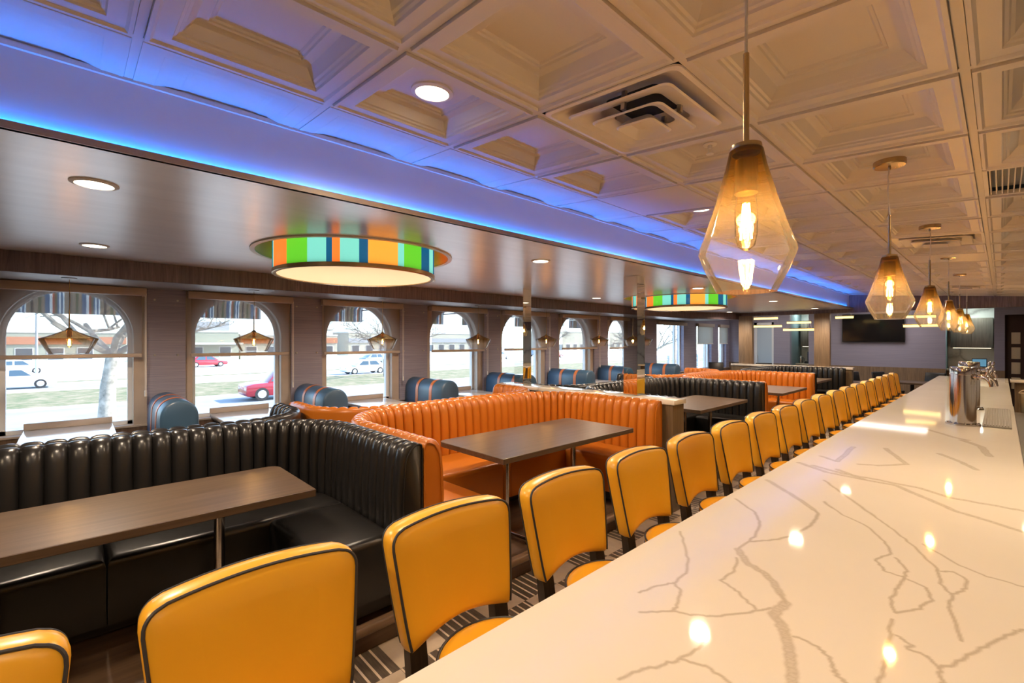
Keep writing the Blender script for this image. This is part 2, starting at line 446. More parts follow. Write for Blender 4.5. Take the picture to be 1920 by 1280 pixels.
# bulkhead fascia, soffit, valance
mb = MB(); mb.box(-2.36, -2.30, -3.0, YF, SOF + .02, 2.78)
mb.box(-2.305, -2.285, -3.0, YF, ceil_z(-2.30) - .012, ceil_z(-2.30) + .006)
struct('bulkhead', mb, M['fascia'], 'pale bulkhead face washed by blue cove light', 'bulkhead')
DRUMS = [(-3.65, 1.69), (-3.55, 7.25)]
def soffit_plane(mb, z):
    ys = [-3.0]
    for cx, cy in DRUMS: ys += [cy - .9, cy + .9]
    ys.append(YF); x0, x1 = -5.27, -2.235
    for k in range(0, len(ys), 2): mb.add([(x0, ys[k], z), (x1, ys[k], z), (x1, ys[k + 1], z), (x0, ys[k + 1], z)], [(0, 1, 2, 3)])
    for cx, cy in DRUMS:
        mb.add([(x0, cy - .9, z), (cx - .9, cy - .9, z), (cx - .9, cy + .9, z), (x0, cy + .9, z)], [(0, 1, 2, 3)])
        mb.add([(cx + .9, cy - .9, z), (x1, cy - .9, z), (x1, cy + .9, z), (cx + .9, cy + .9, z)], [(0, 1, 2, 3)])
        V = []; n = 72
        for k in range(n):
            a = 2 * PI * k / n; c, s_ = math.cos(a), math.sin(a); q = .9 / max(abs(c), abs(s_))
            V += [(cx + .744 * c, cy + .744 * s_, z), (cx + q * c, cy + q * s_, z)]
        mb.add(V, [(2 * k, 2 * k + 1, (2 * k + 3) % (2 * n), (2 * k + 2) % (2 * n)) for k in range(n)])
mb = MB(); soffit_plane(mb, SOF); soffit_plane(mb, SOF + .018); mb.box(-2.26, -2.235, -3.0, YF, SOF, SOF + .018)
struct('soffit', mb, M['soffit'], 'satin grey dropped soffit above the booths', 'soffit')
mb = MB(); mb.box(-2.235, -2.228, -3.0, YF, SOF - .002, SOF + .024)
struct('trim_2', mb, M['lip'], 'brown edge strip along the dropped soffit', 'trim')
mb = MB(); mb.box(-5.26, -5.23, -3.0, 10.94, LOWS, SOF)
mb.add([(-5.23, 10.94, LOWS), (-4.58, YF, LOWS), (-4.58, YF, SOF), (-5.23, 10.94, SOF), (-5.26, 10.95, LOWS), (-4.61, YF, LOWS), (-4.61, YF, SOF), (-5.26, 10.95, SOF)],
       [(0, 1, 2, 3), (4, 5, 6, 7), (0, 1, 5, 4), (3, 2, 6, 7)])
struct('trim_3', mb, M['valance'], 'dark wood valance above the window booths', 'trim')
mb = MB(); mb.prism([(XW, -3), (-5.235, -3), (-5.235, 10.94), (-4.60, YF), (XW, YF)], LOWS, LOWS + .03)
struct('soffit_low', mb, M['underside'], 'narrow low soffit between the valance and the windows', 'soffit')
mb = MB(); mb.box(XW, 3.0, YF, YF + .12, 2.31, 3.0)
struct('trim_4', mb, M['valance'], 'dark wood header across the room before the rear area', 'trim')

# ------------------------------------------------------------------ window wall
ARCH = [(-.50, .425), (.925, 1.826), (2.379, 3.326), (3.971, 4.911), (5.467, 6.472), (7.011, 8.014), (8.673, 9.553)]
RECT = [(10.80, 12.27), (13.06, 14.06), (14.56, 15.15)]
SILL = .83; APEX = 2.205
def wall_panel(mb, y0, y1, a, b, arch, top=LOWS + .04):
    """front face strips round one opening [a,b], extruded outwards"""
    bm = bmesh.new()
    def q(*p): bm.faces.new([bm.verts.new((XW, y, z)) for y, z in p])
    q((y0, SILL), (a, SILL), (a, top), (y0, top)); q((b, SILL), (y1, SILL), (y1, top), (b, top))
    if arch:
        r = (b - a) / 2; zs = APEX - r * 1.0; N = 24; pts = []
        for k in range(N + 1):
            t = PI - PI * k / N; pts.append(((a + b) / 2 + r * math.cos(t), zs + r * math.sin(t)))
        for (ya, za), (yb, zb) in zip(pts, pts[1:]): q((ya, za), (yb, zb), (yb, top), (ya, top))
    else:
        q((a, 2.18), (b, 2.18), (b, top), (a, top))
    bmesh.ops.remove_doubles(bm, verts=bm.verts, dist=1e-5)
    ret = bmesh.ops.extrude_face_region(bm, geom=list(bm.faces))
    for v in ret['geom']:
        if isinstance(v, bmesh.types.BMVert): v.co.x -= .20
    mb.add_bm(bm)
mb = MB()
mb.mi = 1
mids = [-.62] + [(ARCH[k][1] + ARCH[k + 1][0]) / 2 for k in range(6)] + [10.0]
for k, (a, b) in enumerate(ARCH): wall_panel(mb, mids[k], mids[k + 1], a, b, True)
rm = [10.0, 12.66, 14.31, 15.6]
mb.mi = 0
for k, (a, b) in enumerate(RECT): wall_panel(mb, rm[k], rm[k + 1], a, b, False, 2.75)
cols = []
for k in range(6): cols.append((ARCH[k][1] + .108, ARCH[k + 1][0] - .067))
cols.append((9.70, 10.75))
for a, b in cols: mb.box(XW - .01, XW + .035, a, b, SILL, LOWS + .02)
mb.box(XW - .2, XW, -3.2, -.62, 0, LOWS + .04)
mb.box(XW - .2, XW, 15.6, 17.2, 0, 2.75)
mb.mi = 2
mb.box(XW - .2, XW + .02, -.62, 15.6, 0, SILL)
mb.mi = 1
mb.box(XW - .2, XW + .03, -.62, 15.6, SILL - .006, SILL + .012)
struct('wall_left', mb, [M['paper'], M['tan'], M['wainscot']], 'window wall with arched openings and grey purple wallpaper piers', 'wall', ang=20)
mb = MB(); mb.box(XW - .22, XW - .2, -3.2, 17.2, 2.2, 3.4)
struct('wall_left_upper', mb, M['stucco'], 'outer wall above the windows', 'wall')

def window(n, a, b, arch, label):
    w = thing('window_%d' % n, label, 'window', (XW - .13, (a + b) / 2, SILL)); w['kind'] = 'structure'
    hw = (b - a) / 2; H = (APEX if arch else 2.18) - SILL
    m = MB(); t = .04
    m.box(-.03, .03, -hw, -hw + t, .01, H - (hw if arch else 0)); m.box(-.03, .03, hw - t, hw, .01, H - (hw if arch else 0)); m.box(-.03, .03, -hw, hw, .01, .05)
    if arch:
        zs = H - hw; P = []
        for k in range(25):
            q = PI - PI * k / 24; P.append((0, (hw - .02) * math.cos(q), zs + (hw - .02) * math.sin(q)))
        m.tube(P, .024, 6)
    else:
        m.box(-.03, .03, -hw, hw, H - t, H); m.box(-.03, .03, hw * .55, hw * .55 + .05, .05, H - t)
    m.build('window_frame', M['winframe'], w)
    g = MB()
    if arch:
        zs = H - hw; pts = [(hw * math.cos(PI * k / 24), zs + hw * math.sin(PI * k / 24)) for k in range(25)]
        poly = [(-hw, .01), (hw, .01)] + pts
    else: poly = [(-hw, .01), (hw, .01), (hw, H), (-hw, H)]
    g.add([(-.005, y, z) for y, z in poly], [tuple(range(len(poly)))])
    g.build('glass_pane', M['pane'], w)
for k, (a, b) in enumerate(ARCH): window(k + 1, a, b, True, '%s arched window from the left along the booth wall' % ORD[k].capitalize())
for k, (a, b) in enumerate(RECT): window(k + 8, a, b, False, ['Tall square-headed window just past the arched ones', 'Window with pulled white shade beside the square-headed one', 'Last window before the back corner, white shade pulled'][k])

# roller shades
HB = [(-.70, .533), (.858, 1.944), (2.276, 3.455), (3.913, 5.051), (5.417, 6.608), (6.968, 8.217), (8.592, 9.701)]
SB = [1.535, 1.527, 1.520, 1.520, 1.522, 1.520, 1.510]
for k, (a, b) in enumerate(HB):
    t = thing('roller_shade', 'brown mesh roller shade half down over the %s arched window from the left' % ORD[k], 'roller shade', (XW + .075, (a + b) / 2, SB[k]), 0, 'mesh shades on the arched windows')
    hw = (b - a) / 2 - .012; Z = LOWS - SB[k]
    MB().box(-.04, .05, -hw, hw, Z - .082, Z - .004, .006).build('headbox', M['headbox'], t)
    MB().add([(0, -hw + .03, .03), (0, hw - .035, .03), (0, hw - .035, Z - .07), (0, -hw + .03, Z - .07)], [(0, 1, 2, 3)]).build('fabric', M['shade'], t)
    m = MB(); m.box(-.010, .010, -hw + .03, hw - .035, -.005, .032, .006)
    m.build('hem_bar', M['headbox'], t)
    m = MB(); m.tube([(.045, hw - .012, Z - .06), (.045, hw - .012, -.38)], .003, 5); m.tube([(.06, hw - .004, Z - .06), (.06, hw - .004, -.38)], .003, 5)
    m.cyl((.052, hw - .008, -.40), (.052, hw - .008, -.34), .010, None, 8)
    m.build('pull_chain', M['white'], t)
for k, (a, b) in enumerate(RECT):
    t = thing('roller_shade', ['rolled up shade at the head of the tall square-headed window', 'white roller shade half down over the window beside the square-headed one', 'white roller shade half down over the last window before the back corner'][k], 'roller shade', (XW + .04, (a + b) / 2, 1.5), 0, 'plain shades toward the back corner')
    hw = (b - a) / 2 + .04
    MB().box(-.035, .05, -hw, hw, .60, .69, .006).build('headbox', M['headbox'], t)
    if k:
        MB().box(-.002, .002, -hw + .02, hw - .02, .10, .62).build('fabric', M['shade2'], t)
        MB().box(-.01, .01, -hw + .02, hw - .02, .085, .11, .005).build('hem_bar', M['white'], t)

# small pins on the wallpaper piers
for c, (a, b) in enumerate(cols[:5]):
    for yy in (a + .06, b - .07):
        for zz in (2.12, 1.545):
            side = 'left' if yy < (a + b) / 2 else 'right'; vert = 'upper' if zz > 2 else 'lower'
            o = MB().cyl((0, 0, 0), (.012, 0, 0), .010, None, 12).build('wall_pin', M['steel'], loc=(XW + .035, yy, zz))
            tag(o, '%s %s metal pin on the %s wallpaper pier from the left' % (vert, side, ORD[c]), 'wall pin', 'pins on the wallpaper piers')

# ------------------------------------------------------------------ other walls
M['endwood'] = wood('brown_laminate', (.085, .055, .026), (.19, .128, .065), 'z', 1.2, .45)
mb = MB(); mb.box(XW - .2, 3.2, -3.2, -3.0, 0, 3.2)
struct('wall_front', mb, M['paper_far'], 'wall behind the camera', 'wall')
mb = MB(); mb.box(3.0, 3.2, -3.2, 17.2, 0, 3.2)
struct('wall_right', mb, M['marble'], 'marble clad wall behind the counter', 'wall')
mb = MB(); mb.box(2.55, 3.0, -3.0, 12.4, 2.05, 2.9)
struct('trim_5', mb, M['valance'], 'dark wood bulkhead over the back counter', 'trim')
mb = MB()
mb.mi = 0
for a, b in ((XW, -5.30), (-4.74, -4.30), (-3.82, -.93), (-.11, .06)): mb.box(a, b, YB, YB + .15, 0, 2.65)
mb.box(.75, 3.0, YB, YB + .15, 0, 2.65); mb.box(-5.30, -4.74, YB, YB + .15, 2.25, 2.65); mb.box(.06, .75, YB, YB + .15, 2.28, 2.65)
mb.mi = 1
for a, b in ((XW, -5.30), (-4.74, -4.30), (-3.82, -.93), (-.11, .06)): mb.box(a, b, YB - .02, YB, 0, 1.005)
struct('wall_back', mb, [M['paper_far'], M['farwood']], 'back wall with lilac wallpaper over a wood dado', 'wall')
mb = MB()
mb.box(-4.36, -4.30, YB + .15, 17.0, 0, 2.65); mb.box(-3.82, -3.76, YB + .15, 17.0, 0, 2.65)
mb.box(-.99, -.93, YB + .15, 17.0, 0, 2.65); mb.box(-.11, -.05, YB + .15, 17.0, 0, 2.65)
struct('wall_alcove', mb, M['teal'], 'side walls of the two serving alcoves', 'wall')
mb = MB(); mb.box(-4.30, -3.82, 16.55, 16.6, 0, 2.65); mb.box(-.93, -.11, 16.2, 16.25, 0, 2.65)
struct('wall_alcove_marble', mb, M['marble'], 'marble backs of the two serving alcoves', 'wall')
mb = MB(); mb.box(XW - .2, 3.2, 17.0, 17.2, 0, 2.65)
struct('wall_outer', mb, M['paper_far'], 'outermost rear wall', 'wall')
d = thing('door_1', 'glass door beside the left serving alcove in the back wall', 'door', (-5.02, YB + .05, 0)); d['kind'] = 'structure'
m = MB(); m.box(-.28, -.20, -.03, .03, 0, 2.25); m.box(.22, .28, -.03, .03, 0, 2.25); m.box(-.28, .28, -.03, .03, 2.17, 2.25); m.box(-.28, .28, -.03, .03, 0, .2)
m.build('door_frame', M['winframe'], d)
MB().box(-.2, .22, -.006, .006, .2, 2.17).build('door_glass', simple('frosted_door_glass', (.42, .52, .62), .35), d)
MB().cyl((-.17, -.07, .95), (-.17, -.07, 1.25), .012).build('door_handle', M['steel'], d)
d = thing('door_2', 'dark panelled door at the far right of the back wall', 'door', (.40, YB + .1, 0)); d['kind'] = 'structure'
MB().box(-.34, .35, -.02, .02, 0, 2.28, .004).build('door_leaf', M['redwood'], d)
m = MB()
for z0 in (1.62, 1.28, .94, .6): m.box(-.24, -.10, -.03, -.02, z0, z0 + .26, .004)
m.build('door_panel', M['bucket'], d)

# ------------------------------------------------------------------ counter
BX0, BX1, BY0, BY1, BZ = -.768, .078, -1.2, 11.3, 1.065
VEINS = [
 (9, [(360,590),(430,640),(450,680),(430,730),(365,780)], 5), (9, [(365,780),(400,830),(470,870),(520,930),(545,980)], 9), (9, [(545,980),(500,1020),(530,1060),(550,1110),(565,1180),(570,1280),(580,1500)], 13),
 (5, [(480,520),(560,570),(640,620),(670,650),(640,690),(570,730),(490,745),(415,750)], 6),
 (5, [(600,455),(700,490),(850,520),(960,540),(1080,590),(1180,635),(1300,670),(1440,715)], 8),
 (5, [(650,465),(760,495),(900,520),(1050,550),(1160,585),(1300,610),(1440,635)], 8), (5, [(850,520),(820,510),(740,480)], 7),
 (3, [(690,520),(760,570),(830,620),(900,670),(970,720),(1040,780),(1110,850),(1130,910),(1170,950),(1160,1000),(1200,1120)], 3),
 (3, [(690,600),(760,650),(850,690),(920,750),(945,795),(880,815),(920,860),(990,885),(1000,860),(960,810)], 2.5),
 (3, [(990,885),(960,930),(940,970),(960,1020),(1050,1000),(1095,970),(1070,920),(1000,890)], 2.5),
 (3, [(0,940),(60,915),(130,905),(180,860),(175,790),(150,710)], 2.2), (3, [(130,905),(155,940),(140,990),(120,1010),(0,1015)], 2.2),
 (3, [(120,1010),(200,1025),(300,1030),(430,1010),(500,1000)], 3), (3, [(365,810),(355,860),(305,895),(370,940),(430,1000)], 2.5),
 (3, [(250,1090),(230,1140),(150,1190),(60,1220),(0,1230),(-80,1270)], 2.5), (3, [(150,1190),(250,1220),(340,1280),(400,1380)], 2.5),
 (3, [(580,1105),(660,1140),(710,1180),(730,1240),(770,1280),(820,1400)], 3.5),
 (3, [(960,1100),(1020,1140),(1000,1150),(1080,1180),(1120,1220),(1170,1215),(1240,1170),(1320,1130),(1400,1090),(1440,1080)], 3),
 (3, [(935,1130),(920,1220),(890,1280),(860,1400)], 3.5), (2, [(1060,760),(1200,840),(1300,880),(1440,920)], 2),
 (3, [(1120,420),(1200,450),(1260,480)], 7), (3, [(1210,370),(1280,395),(1310,430)], 9), (3, [(1080,330),(1180,360),(1230,370)], 7),
 (2, [(1120,860),(1180,865),(1225,890),(1215,930),(1170,950)], 2), (2, [(680,430),(740,450),(800,395)], 6), (2, [(920,400),(1000,460),(900,465),(820,460)], 6),
 (2, [(1120,1220),(1140,1300),(1200,1400)], 2.5), (2, [(940,1040),(935,1130)], 2.5)]
def vein_world():
    """vein traces measured on the slab, turned into slab coordinates (metres)"""
    c, s = math.cos(.814), math.sin(.814); out = []; rg = random.Random(3)
    for _, pts, w in VEINS:
        q = []
        for (xa, ya), (xb, yb) in zip(pts, pts[1:]):
            for k in range(6): q.append((xa + (xb - xa) * k / 6, ya + (yb - ya) * k / 6))
        q.append(pts[-1]); W = []
        for x, y in q:
            px, py = 1200 + x / 2, 640 + y / 2
            r = (px - 960) / 866; u = (637.8 - py) / 866
            d = -.635 / u; W.append(((r * c - s) * d + rg.uniform(-.003, .003), (r * s + c) * d + rg.uniform(-.003, .003), .5 * w / 866 * d))
        out.append(W)
    return out
def slab_mesh():
    ys = []; y = BY0
    while y < BY1:
        ys.append(y); y += .03 if y < .3 else (.0036 if y < 2.1 else (.008 if y < 4.5 else .03))
    ys.append(BY1)
    xs = [BX0 + (BX1 - BX0) * k / 240 for k in range(241)]
    import numpy as np
    X, Y = np.meshgrid(np.array(xs), np.array(ys)); VV = np.zeros_like(X)
    rs = np.random.RandomState(1)
    for W in vein_world():
        for (xa, ya, wa), (xb, yb, wb) in zip(W, W[1:]):
            w = max((wa + wb) / 2, .0037 if ya < 2.1 else .0055); lo = min(ya, yb) - 3 * w - .03; hi = max(ya, yb) + 3 * w + .03
            a0, a1 = np.searchsorted(ys, lo), np.searchsorted(ys, hi)
            if a1 <= a0: continue
            gx, gy = X[a0:a1], Y[a0:a1]; dx, dy = xb - xa, yb - ya; L2 = dx * dx + dy * dy + 1e-12
            t = np.clip(((gx - xa) * dx + (gy - ya) * dy) / L2, 0, 1)
            dd = np.hypot(gx - xa - t * dx, gy - ya - t * dy)
            wide = w > .006
            prof = np.clip(1.5 - dd / w, 0, 1) * (.45 if wide else .68)
            if wide: prof = np.maximum(prof, np.clip(1 - np.abs(dd - w) / .007, 0, 1) * .66)
            VV[a0:a1] = np.maximum(VV[a0:a1], prof)
    nx, ny = len(xs), len(ys)
    verts = [(x, y, BZ) for y in ys for x in xs]
    faces = [(j * nx + i, j * nx + i + 1, (j + 1) * nx + i + 1, (j + 1) * nx + i) for j in range(ny - 1) for i in range(nx - 1)]
    o = len(verts); T = .04
    ring = [(BX0, BY0), (BX1, BY0), (BX1, BY1), (BX0, BY1)]
    verts += [(x, y, BZ) for x, y in ring] + [(x, y, BZ - T) for x, y in ring]
    faces += [(o + k, o + (k + 1) % 4, o + 4 + (k + 1) % 4, o + 4 + k) for k in range(4)] + [(o + 7, o + 6, o + 5, o + 4)]
    me = D.meshes.new('quartz_worktop'); me.from_pydata(verts, [], faces)
    at = me.color_attributes.new('vein', 'FLOAT_COLOR', 'POINT')
    buf = np.zeros((len(verts), 4), dtype=np.float32); buf[:, 3] = 1; buf[:nx * ny, 0] = VV.ravel(); buf[:nx * ny, 1] = VV.ravel(); buf[:nx * ny, 2] = VV.ravel()
    at.data.foreach_set('color', buf.ravel())
    me.materials.append(M['quartz']); ob = D.objects.new('quartz_worktop', me); COL.objects.link(ob); return ob
tag(slab_mesh(), 'long cream quartz counter top with brown veins running down the room', 'worktop')
t = thing('bar_counter', 'dark wood base under the long quartz counter', 'counter', (-.35, 5.05, 0))
MB().box(-.12, .30, -6.2, 6.2, .12, BZ - .0405).build('body', M['farwood'], t)
MB().box(-.10, .28, -6.18, 6.18, 0, .12).build('toe_kick', M['dark'], t)
m = MB(); m.tube([(-.22, -6.1, .22), (-.22, 6.1, .22)], .02, 10)
for k in range(9): m.cyl((-.12, -6 + 1.5 * k, .22), (-.22, -6 + 1.5 * k, .22), .012, None, 8)
m.build('foot_rail', M['brass'], t)
t = thing('return_counter', 'short return of the quartz counter at its far end', 'counter top', (.7, 11.1, BZ))
MB().box(-.60, .6, -.25, .2, -.04, 0, .004).build('slab', M['cap'], t)
MB().box(-.55, .55, -.2, .15, -BZ, -.0405).build('body', M['farwood'], t)

# ------------------------------------------------------------------ bar stools (face +X, origin on the floor under the seat)
def make_stool():
    t = thing('bar_stool', 'x', 'bar stool', (0, 0, 0), 0, 'yellow stools along the counter')
    SX = .0
    # backrest: flared panel with arched lower edge, leaning back
    H0, H1 = .722, 1.104
    def outline():
        P = []
        wt, wb = .252, .214
        def side(sg):
            pts = []
            pts.append((sg * wb, H0)); pts.append((sg * (wb + .004), H0 + .02))
            for k in range(1, 9):
                f = k / 8; pts.append((sg * (wb + (wt - wb) * f ** .8), H0 + (H1 - .068 - H0) * f))
            for k in range(1, 8):
                a = PI / 2 * k / 8; pts.append((sg * (wt - .045 + .045 * math.cos(a)), H1 - .060 + .045 * math.sin(a)))
            return pts
        R = side(1); L = side(-1)
        top = [((.205) * (1 - 2 * k / 10), H1 - .012 + .012 * (1 - (1 - 2 * k / 10) ** 2)) for k in range(11)]
        arch = [(-wb + .045 + (2 * wb - .09) * k / 12, H0 + .002 + .026 * math.sin(PI * k / 12)) for k in range(13)]
        return R + top + L[::-1] + [(-wb + .01, H0 - .006)] + arch + [(wb - .01, H0 - .006)]
    O = outline(); N = len(O)
    lean = lambda z: -.235 - (z - H0) * .17
    curve = lambda y: -.018 * (1 - (y / .23) ** 2)
    cy, cz = 0, (H0 + H1) / 2 + .02
    def ring(sc, off): 
        return [(lean(cz + (z - cz) * sc) + curve(cy + y * sc) + off, y * sc, cz + (z - cz) * sc) for y, z in O]
    TH = .031
    rings = [ring(.55, TH + .012), ring(.86, TH + .010), ring(.965, TH + .004), ring(1.0, TH - .004), ring(1.012, 0), ring(1.0, -TH + .004), ring(.965, -TH - .003), ring(.8, -TH - .006)]
    V = sum(rings, []); F = []
    for j in range(len(rings) - 1):
        for k in range(N): F.append((j * N + k, j * N + (k + 1) % N, (j + 1) * N + (k + 1) % N, (j + 1) * N + k))
    m = MB(); m.add(V, F)
    # close front and back with fans
    for j, off in ((0, TH + .013), (len(rings) - 1, -TH - .007)):
        c = (lean(cz) + curve(0) + off, 0, cz); base = [V[j * N + k] for k in range(N)]
        m.add([c] + base, [(0, k + 1, (k + 1) % N + 1) for k in range(N)])
    b = m.build('backrest', M['yellow'], t, ang=60)
    nu = N - 15
    cut = lambda r: r[:nu]
    for rr in (ring(.985, TH + .003), ring(.985, -TH - .002)): MB().tube(cut(rr), .0045, 6).build('piping', M['piping'], b)
    # round seat
    zs = .735
    prof = [(.0, .0), (.19, .0), (.205, .006), (.213, .02), (.213, .042), (.205, .052), (.18, .062), (.12, .070), (.05, .073), (.0, .074)]
    s = MB().lathe([(max(r, .001), z) for r, z in prof], 36, (SX, 0, zs - .074)); s = s.build('seat', M['yellow'], t, ang=60)
    for z in (zs - .025, zs - .060): MB().tube([(SX + .213 * math.cos(2 * PI * k / 36), .213 * math.sin(2 * PI * k / 36), z) for k in range(36)], .0045, 6, True).build('piping', M['piping'], s)
    MB().box(SX - .15, SX + .15, -.15, .15, zs - .12, zs - .075, .01).build('seat_frame', M['stool_wood'], t)
    for sy in (-1, 1):
        m = MB(); m.add([(-.255 + dx, sy * .178 + dy, H0 + .10) for dx in (-.018, .018) for dy in (-.030, .030)] + [(-.222 + dx, sy * .178 + dy, .60) for dx in (-.02, .02) for dy in (-.032, .032)]
                        + [(-.262 + dx, sy * .19 + dy, 0) for dx in (-.017, .017) for dy in (-.022, .022)],
                        [(0, 1, 3, 2), (0, 1, 5, 4), (2, 3, 7, 6), (0, 2, 6, 4), (1, 3, 7, 5), (4, 5, 9, 8), (6, 7, 11, 10), (4, 6, 10, 8), (5, 7, 11, 9), (8, 9, 11, 10)])
        m.build('leg', M['stool_wood'], t)
        m = MB(); m.add([(SX + .13 + dx, sy * .13 + dy, zs - .10) for dx in (-.02, .02) for dy in (-.02, .02)] + [(SX + .20 + dx, sy * .19 + dy, 0) for dx in (-.015, .015) for dy in (-.015, .015)],
                        [(0, 1, 3, 2), (4, 5, 7, 6), (0, 1, 5, 4), (2, 3, 7, 6), (0, 2, 6, 4), (1, 3, 7, 5)])
        m.build('leg', M['stool_wood'], t)
    m = MB(); m.box(.155, .185, -.16, .16, .25, .28, .004); m.build('footrest', M['stool_wood'], t)
    for sy in (-1, 1): MB().cyl((-.245, sy * .18, .30), (.165, sy * .165, .30), .012, None, 8).build('stretcher', M['stool_wood'], t)
    return t
proto = make_stool()
NST = 19
for k in range(NST):
    loc = (-1.06, -.262 + .6185 * k, 0)
    lab = ('yellow bar stool nearest the camera, cut off at the lower left corner' if k == 0 else
           'yellow bar stool at the far end of the counter row' if k == NST - 1 else
           '%s yellow bar stool along the counter, counted from the near end' % ORD[k])
    if k == 0: proto.location = loc; proto['label'] = lab
    else: dup(proto, loc, lab)

# ------------------------------------------------------------------ booths
def u_path(xe, xs, y0, y1, R):
    """rear line of a U shaped back: (point, inward normal)"""
    sg = 1 if xe > xs else -1      # arms run from xe toward xs
    out = []; s = 0
    L1 = abs(xe - xs) - R; L2 = (y1 - y0) - 2 * R; A = PI / 2 * R
    tot = 2 * L1 + L2 + 2 * A; n = round(tot / .098) * 10
    for k in range(n + 1):
        d = tot * k / n
        if d <= L1: p = (xe - sg * d, y0); nm = (0, 1)
        elif d <= L1 + A:
            a = (d - L1) / R; c = (xs + sg * R, y0 + R); p = (c[0] - sg * R * math.sin(a), c[1] - R * math.cos(a)); nm = (sg * math.sin(a), math.cos(a))
        elif d <= L1 + A + L2: p = (xs, y0 + R + d - L1 - A); nm = (sg, 0)
        elif d <= L1 + 2 * A + L2:
            a = (d - L1 - A - L2) / R; c = (xs + sg * R, y1 - R); p = (c[0] - sg * R * math.cos(a), c[1] + R * math.sin(a)); nm = (sg * math.cos(a), -math.sin(a))
        else: p = (xs + sg * (R + d - L1 - 2 * A - L2), y1); nm = (0, -1)
        out.append((p, nm, d))
    return out, tot
def booth(label, mat, xe, xs, y0, y1, R, rear=False):
    sg = 1 if xe > xs else -1
    base = ((xe + xs) / 2, (y0 + y1) / 2, PLAT)
    t = thing('u_shaped_booth', label, 'booth', base, 0, 'channel backed booths')
    path, tot = u_path(xe, xs, y0, y1, R); nch = round(tot / .098); T = tot / nch
    H = .955
    prof = [(0, .06), (0, H - .05), (.006, H - .02), (.022, H - .004), (.045, H + .004), (.075, H + .002), (.105, H - .012), (.128, H - .04), (.142, H - .09), (.152, H - .18), (.160, H - .32), (.160, .40), (.150, .06)]
    fr = [0, 0, .0, .25, .5, .75, .9, 1, 1, 1, 1, 1, .4]
    V = []; F = []; m_ = len(prof)
    for p, nm, d in path:
        f = (d / T) % 1.0; b = abs(math.sin(PI * f)) ** .40
        for (n, z), w in zip(prof, fr):
            nn = n - (1 - b) * .036 * w; zz = z - (1 - b) * .018 * min(1, w * 1.6) * (1 if z > H - .06 else 0)
            V.append((p[0] + nm[0] * nn - base[0], p[1] + nm[1] * nn - base[1], zz))
    for i in range(len(path) - 1):
        for k in range(m_):
            k2 = (k + 1) % m_
            F.append((i * m_ + k, i * m_ + k2, (i + 1) * m_ + k2, (i + 1) * m_ + k))
    F.append(tuple(range(m_))); F.append(tuple((len(path) - 1) * m_ + k for k in range(m_))[::-1])
    b = MB(); b.add(V, F); bk = b.build('backrest', mat, t, ang=40)
    for e in (0, len(path) - 1):
        dx = .004 * sg
        MB().tube([(V[e * m_ + k][0] + dx, V[e * m_ + k][1], V[e * m_ + k][2]) for k in range(m_)], .005, 5).build('welt', mat, bk)
    # cushions
    B = .155; sd = .62; sl = .745 if not rear else .62
    xi = xs + sg * sl - base[0]; xb = xs + sg * B - base[0]; xo = xe - base[0] - sg * .02
    Y0 = y0 - base[1]; Y1 = y1 - base[1]
    zt, z0 = .465, .13
    def cush(poly):
        c = MB(); c.prism(poly, z0, zt, .045, 3); return c.build('seat_cushion', mat, t, ang=50)
    def arc(ys, dirn):
        r = R - B; cx, cy = xs + sg * R - base[0], ys + dirn * R
        return [(cx - sg * r * math.sin(PI / 2 * k / 6), cy - dirn * r * math.cos(PI / 2 * k / 6)) for k in range(7)]
    ym = 0.0
    lo = [q for q in arc(Y0, 1) if (q[0] - xi) * sg < -.005]
    cush([(xi, ym - .003), (xi, Y0 + B)] + lo + [(xb, ym - .003)])
    hi = [q for q in arc(Y1, -1) if (q[0] - xi) * sg < -.005]
    cush([(xi, ym + .003), (xi, Y1 - B)] + hi + [(xb, ym + .003)])
    if abs(xo - xi) > .1:
        cush([(xi + sg * .003, Y0 + B), (xo, Y0 + B), (xo, Y0 + sd), (xi + sg * .003, Y0 + sd)])
        cush([(xi + sg * .003, Y1 - B), (xo, Y1 - B), (xo, Y1 - sd), (xi + sg * .003, Y1 - sd)])
    pl = MB(); pl.box(min(xb, xi - sg * .14), max(xb, xi - sg * .14), Y0 + B, Y1 - B, .03, z0 + .01)
    if abs(xo - xi) > .1:
        for ya, yb in ((Y0 + B, Y0 + sd - .08), (Y1 - sd + .08, Y1 - B)): pl.box(min(xi - sg * .1, xo - sg * .06), max(xi - sg * .1, xo - sg * .06), ya, yb, .03, z0 + .01)
    pl.build('plinth', M['dark'], t)
    for x, y in ((xi - sg * .06, Y0 + .75), (xi - sg * .06, Y1 - .75), (xo - sg * .1, Y0 + sd - .06), (xo - sg * .1, Y1 - sd + .06)):
        MB().add([(x + a * .035, y + c * .035, .13) for a in (-1, 1) for c in (-1, 1)] + [(x + a * .022, y + c * .022, 0) for a in (-1, 1) for c in (-1, 1)],
                 [(0, 1, 3, 2), (4, 5, 7, 6), (0, 1, 5, 4), (2, 3, 7, 6), (0, 2, 6, 4), (1, 3, 7, 5)]).build('foot', M['redwood'], t)
    return t
XE, XS, XSR, XER = -2.33, -3.80, -3.83, -4.74
spans = [(-1.25, 1.475, 'black', 'near black'), (1.49, 4.25, 'orange', 'near orange'), (4.53, 7.17, 'black', 'second black'), (7.185, 9.76, 'orange', 'second orange'), (9.775, 12.19, 'black', 'farthest black')]
lab_f = ['black channel backed U booth around the nearest dark table', 'orange channel backed U booth between the near black booth and the stone capped low wall',
         'black U booth just beyond the stone capped low wall', 'orange U booth beyond the second black booth', 'farthest black U booth against the rear low wall']
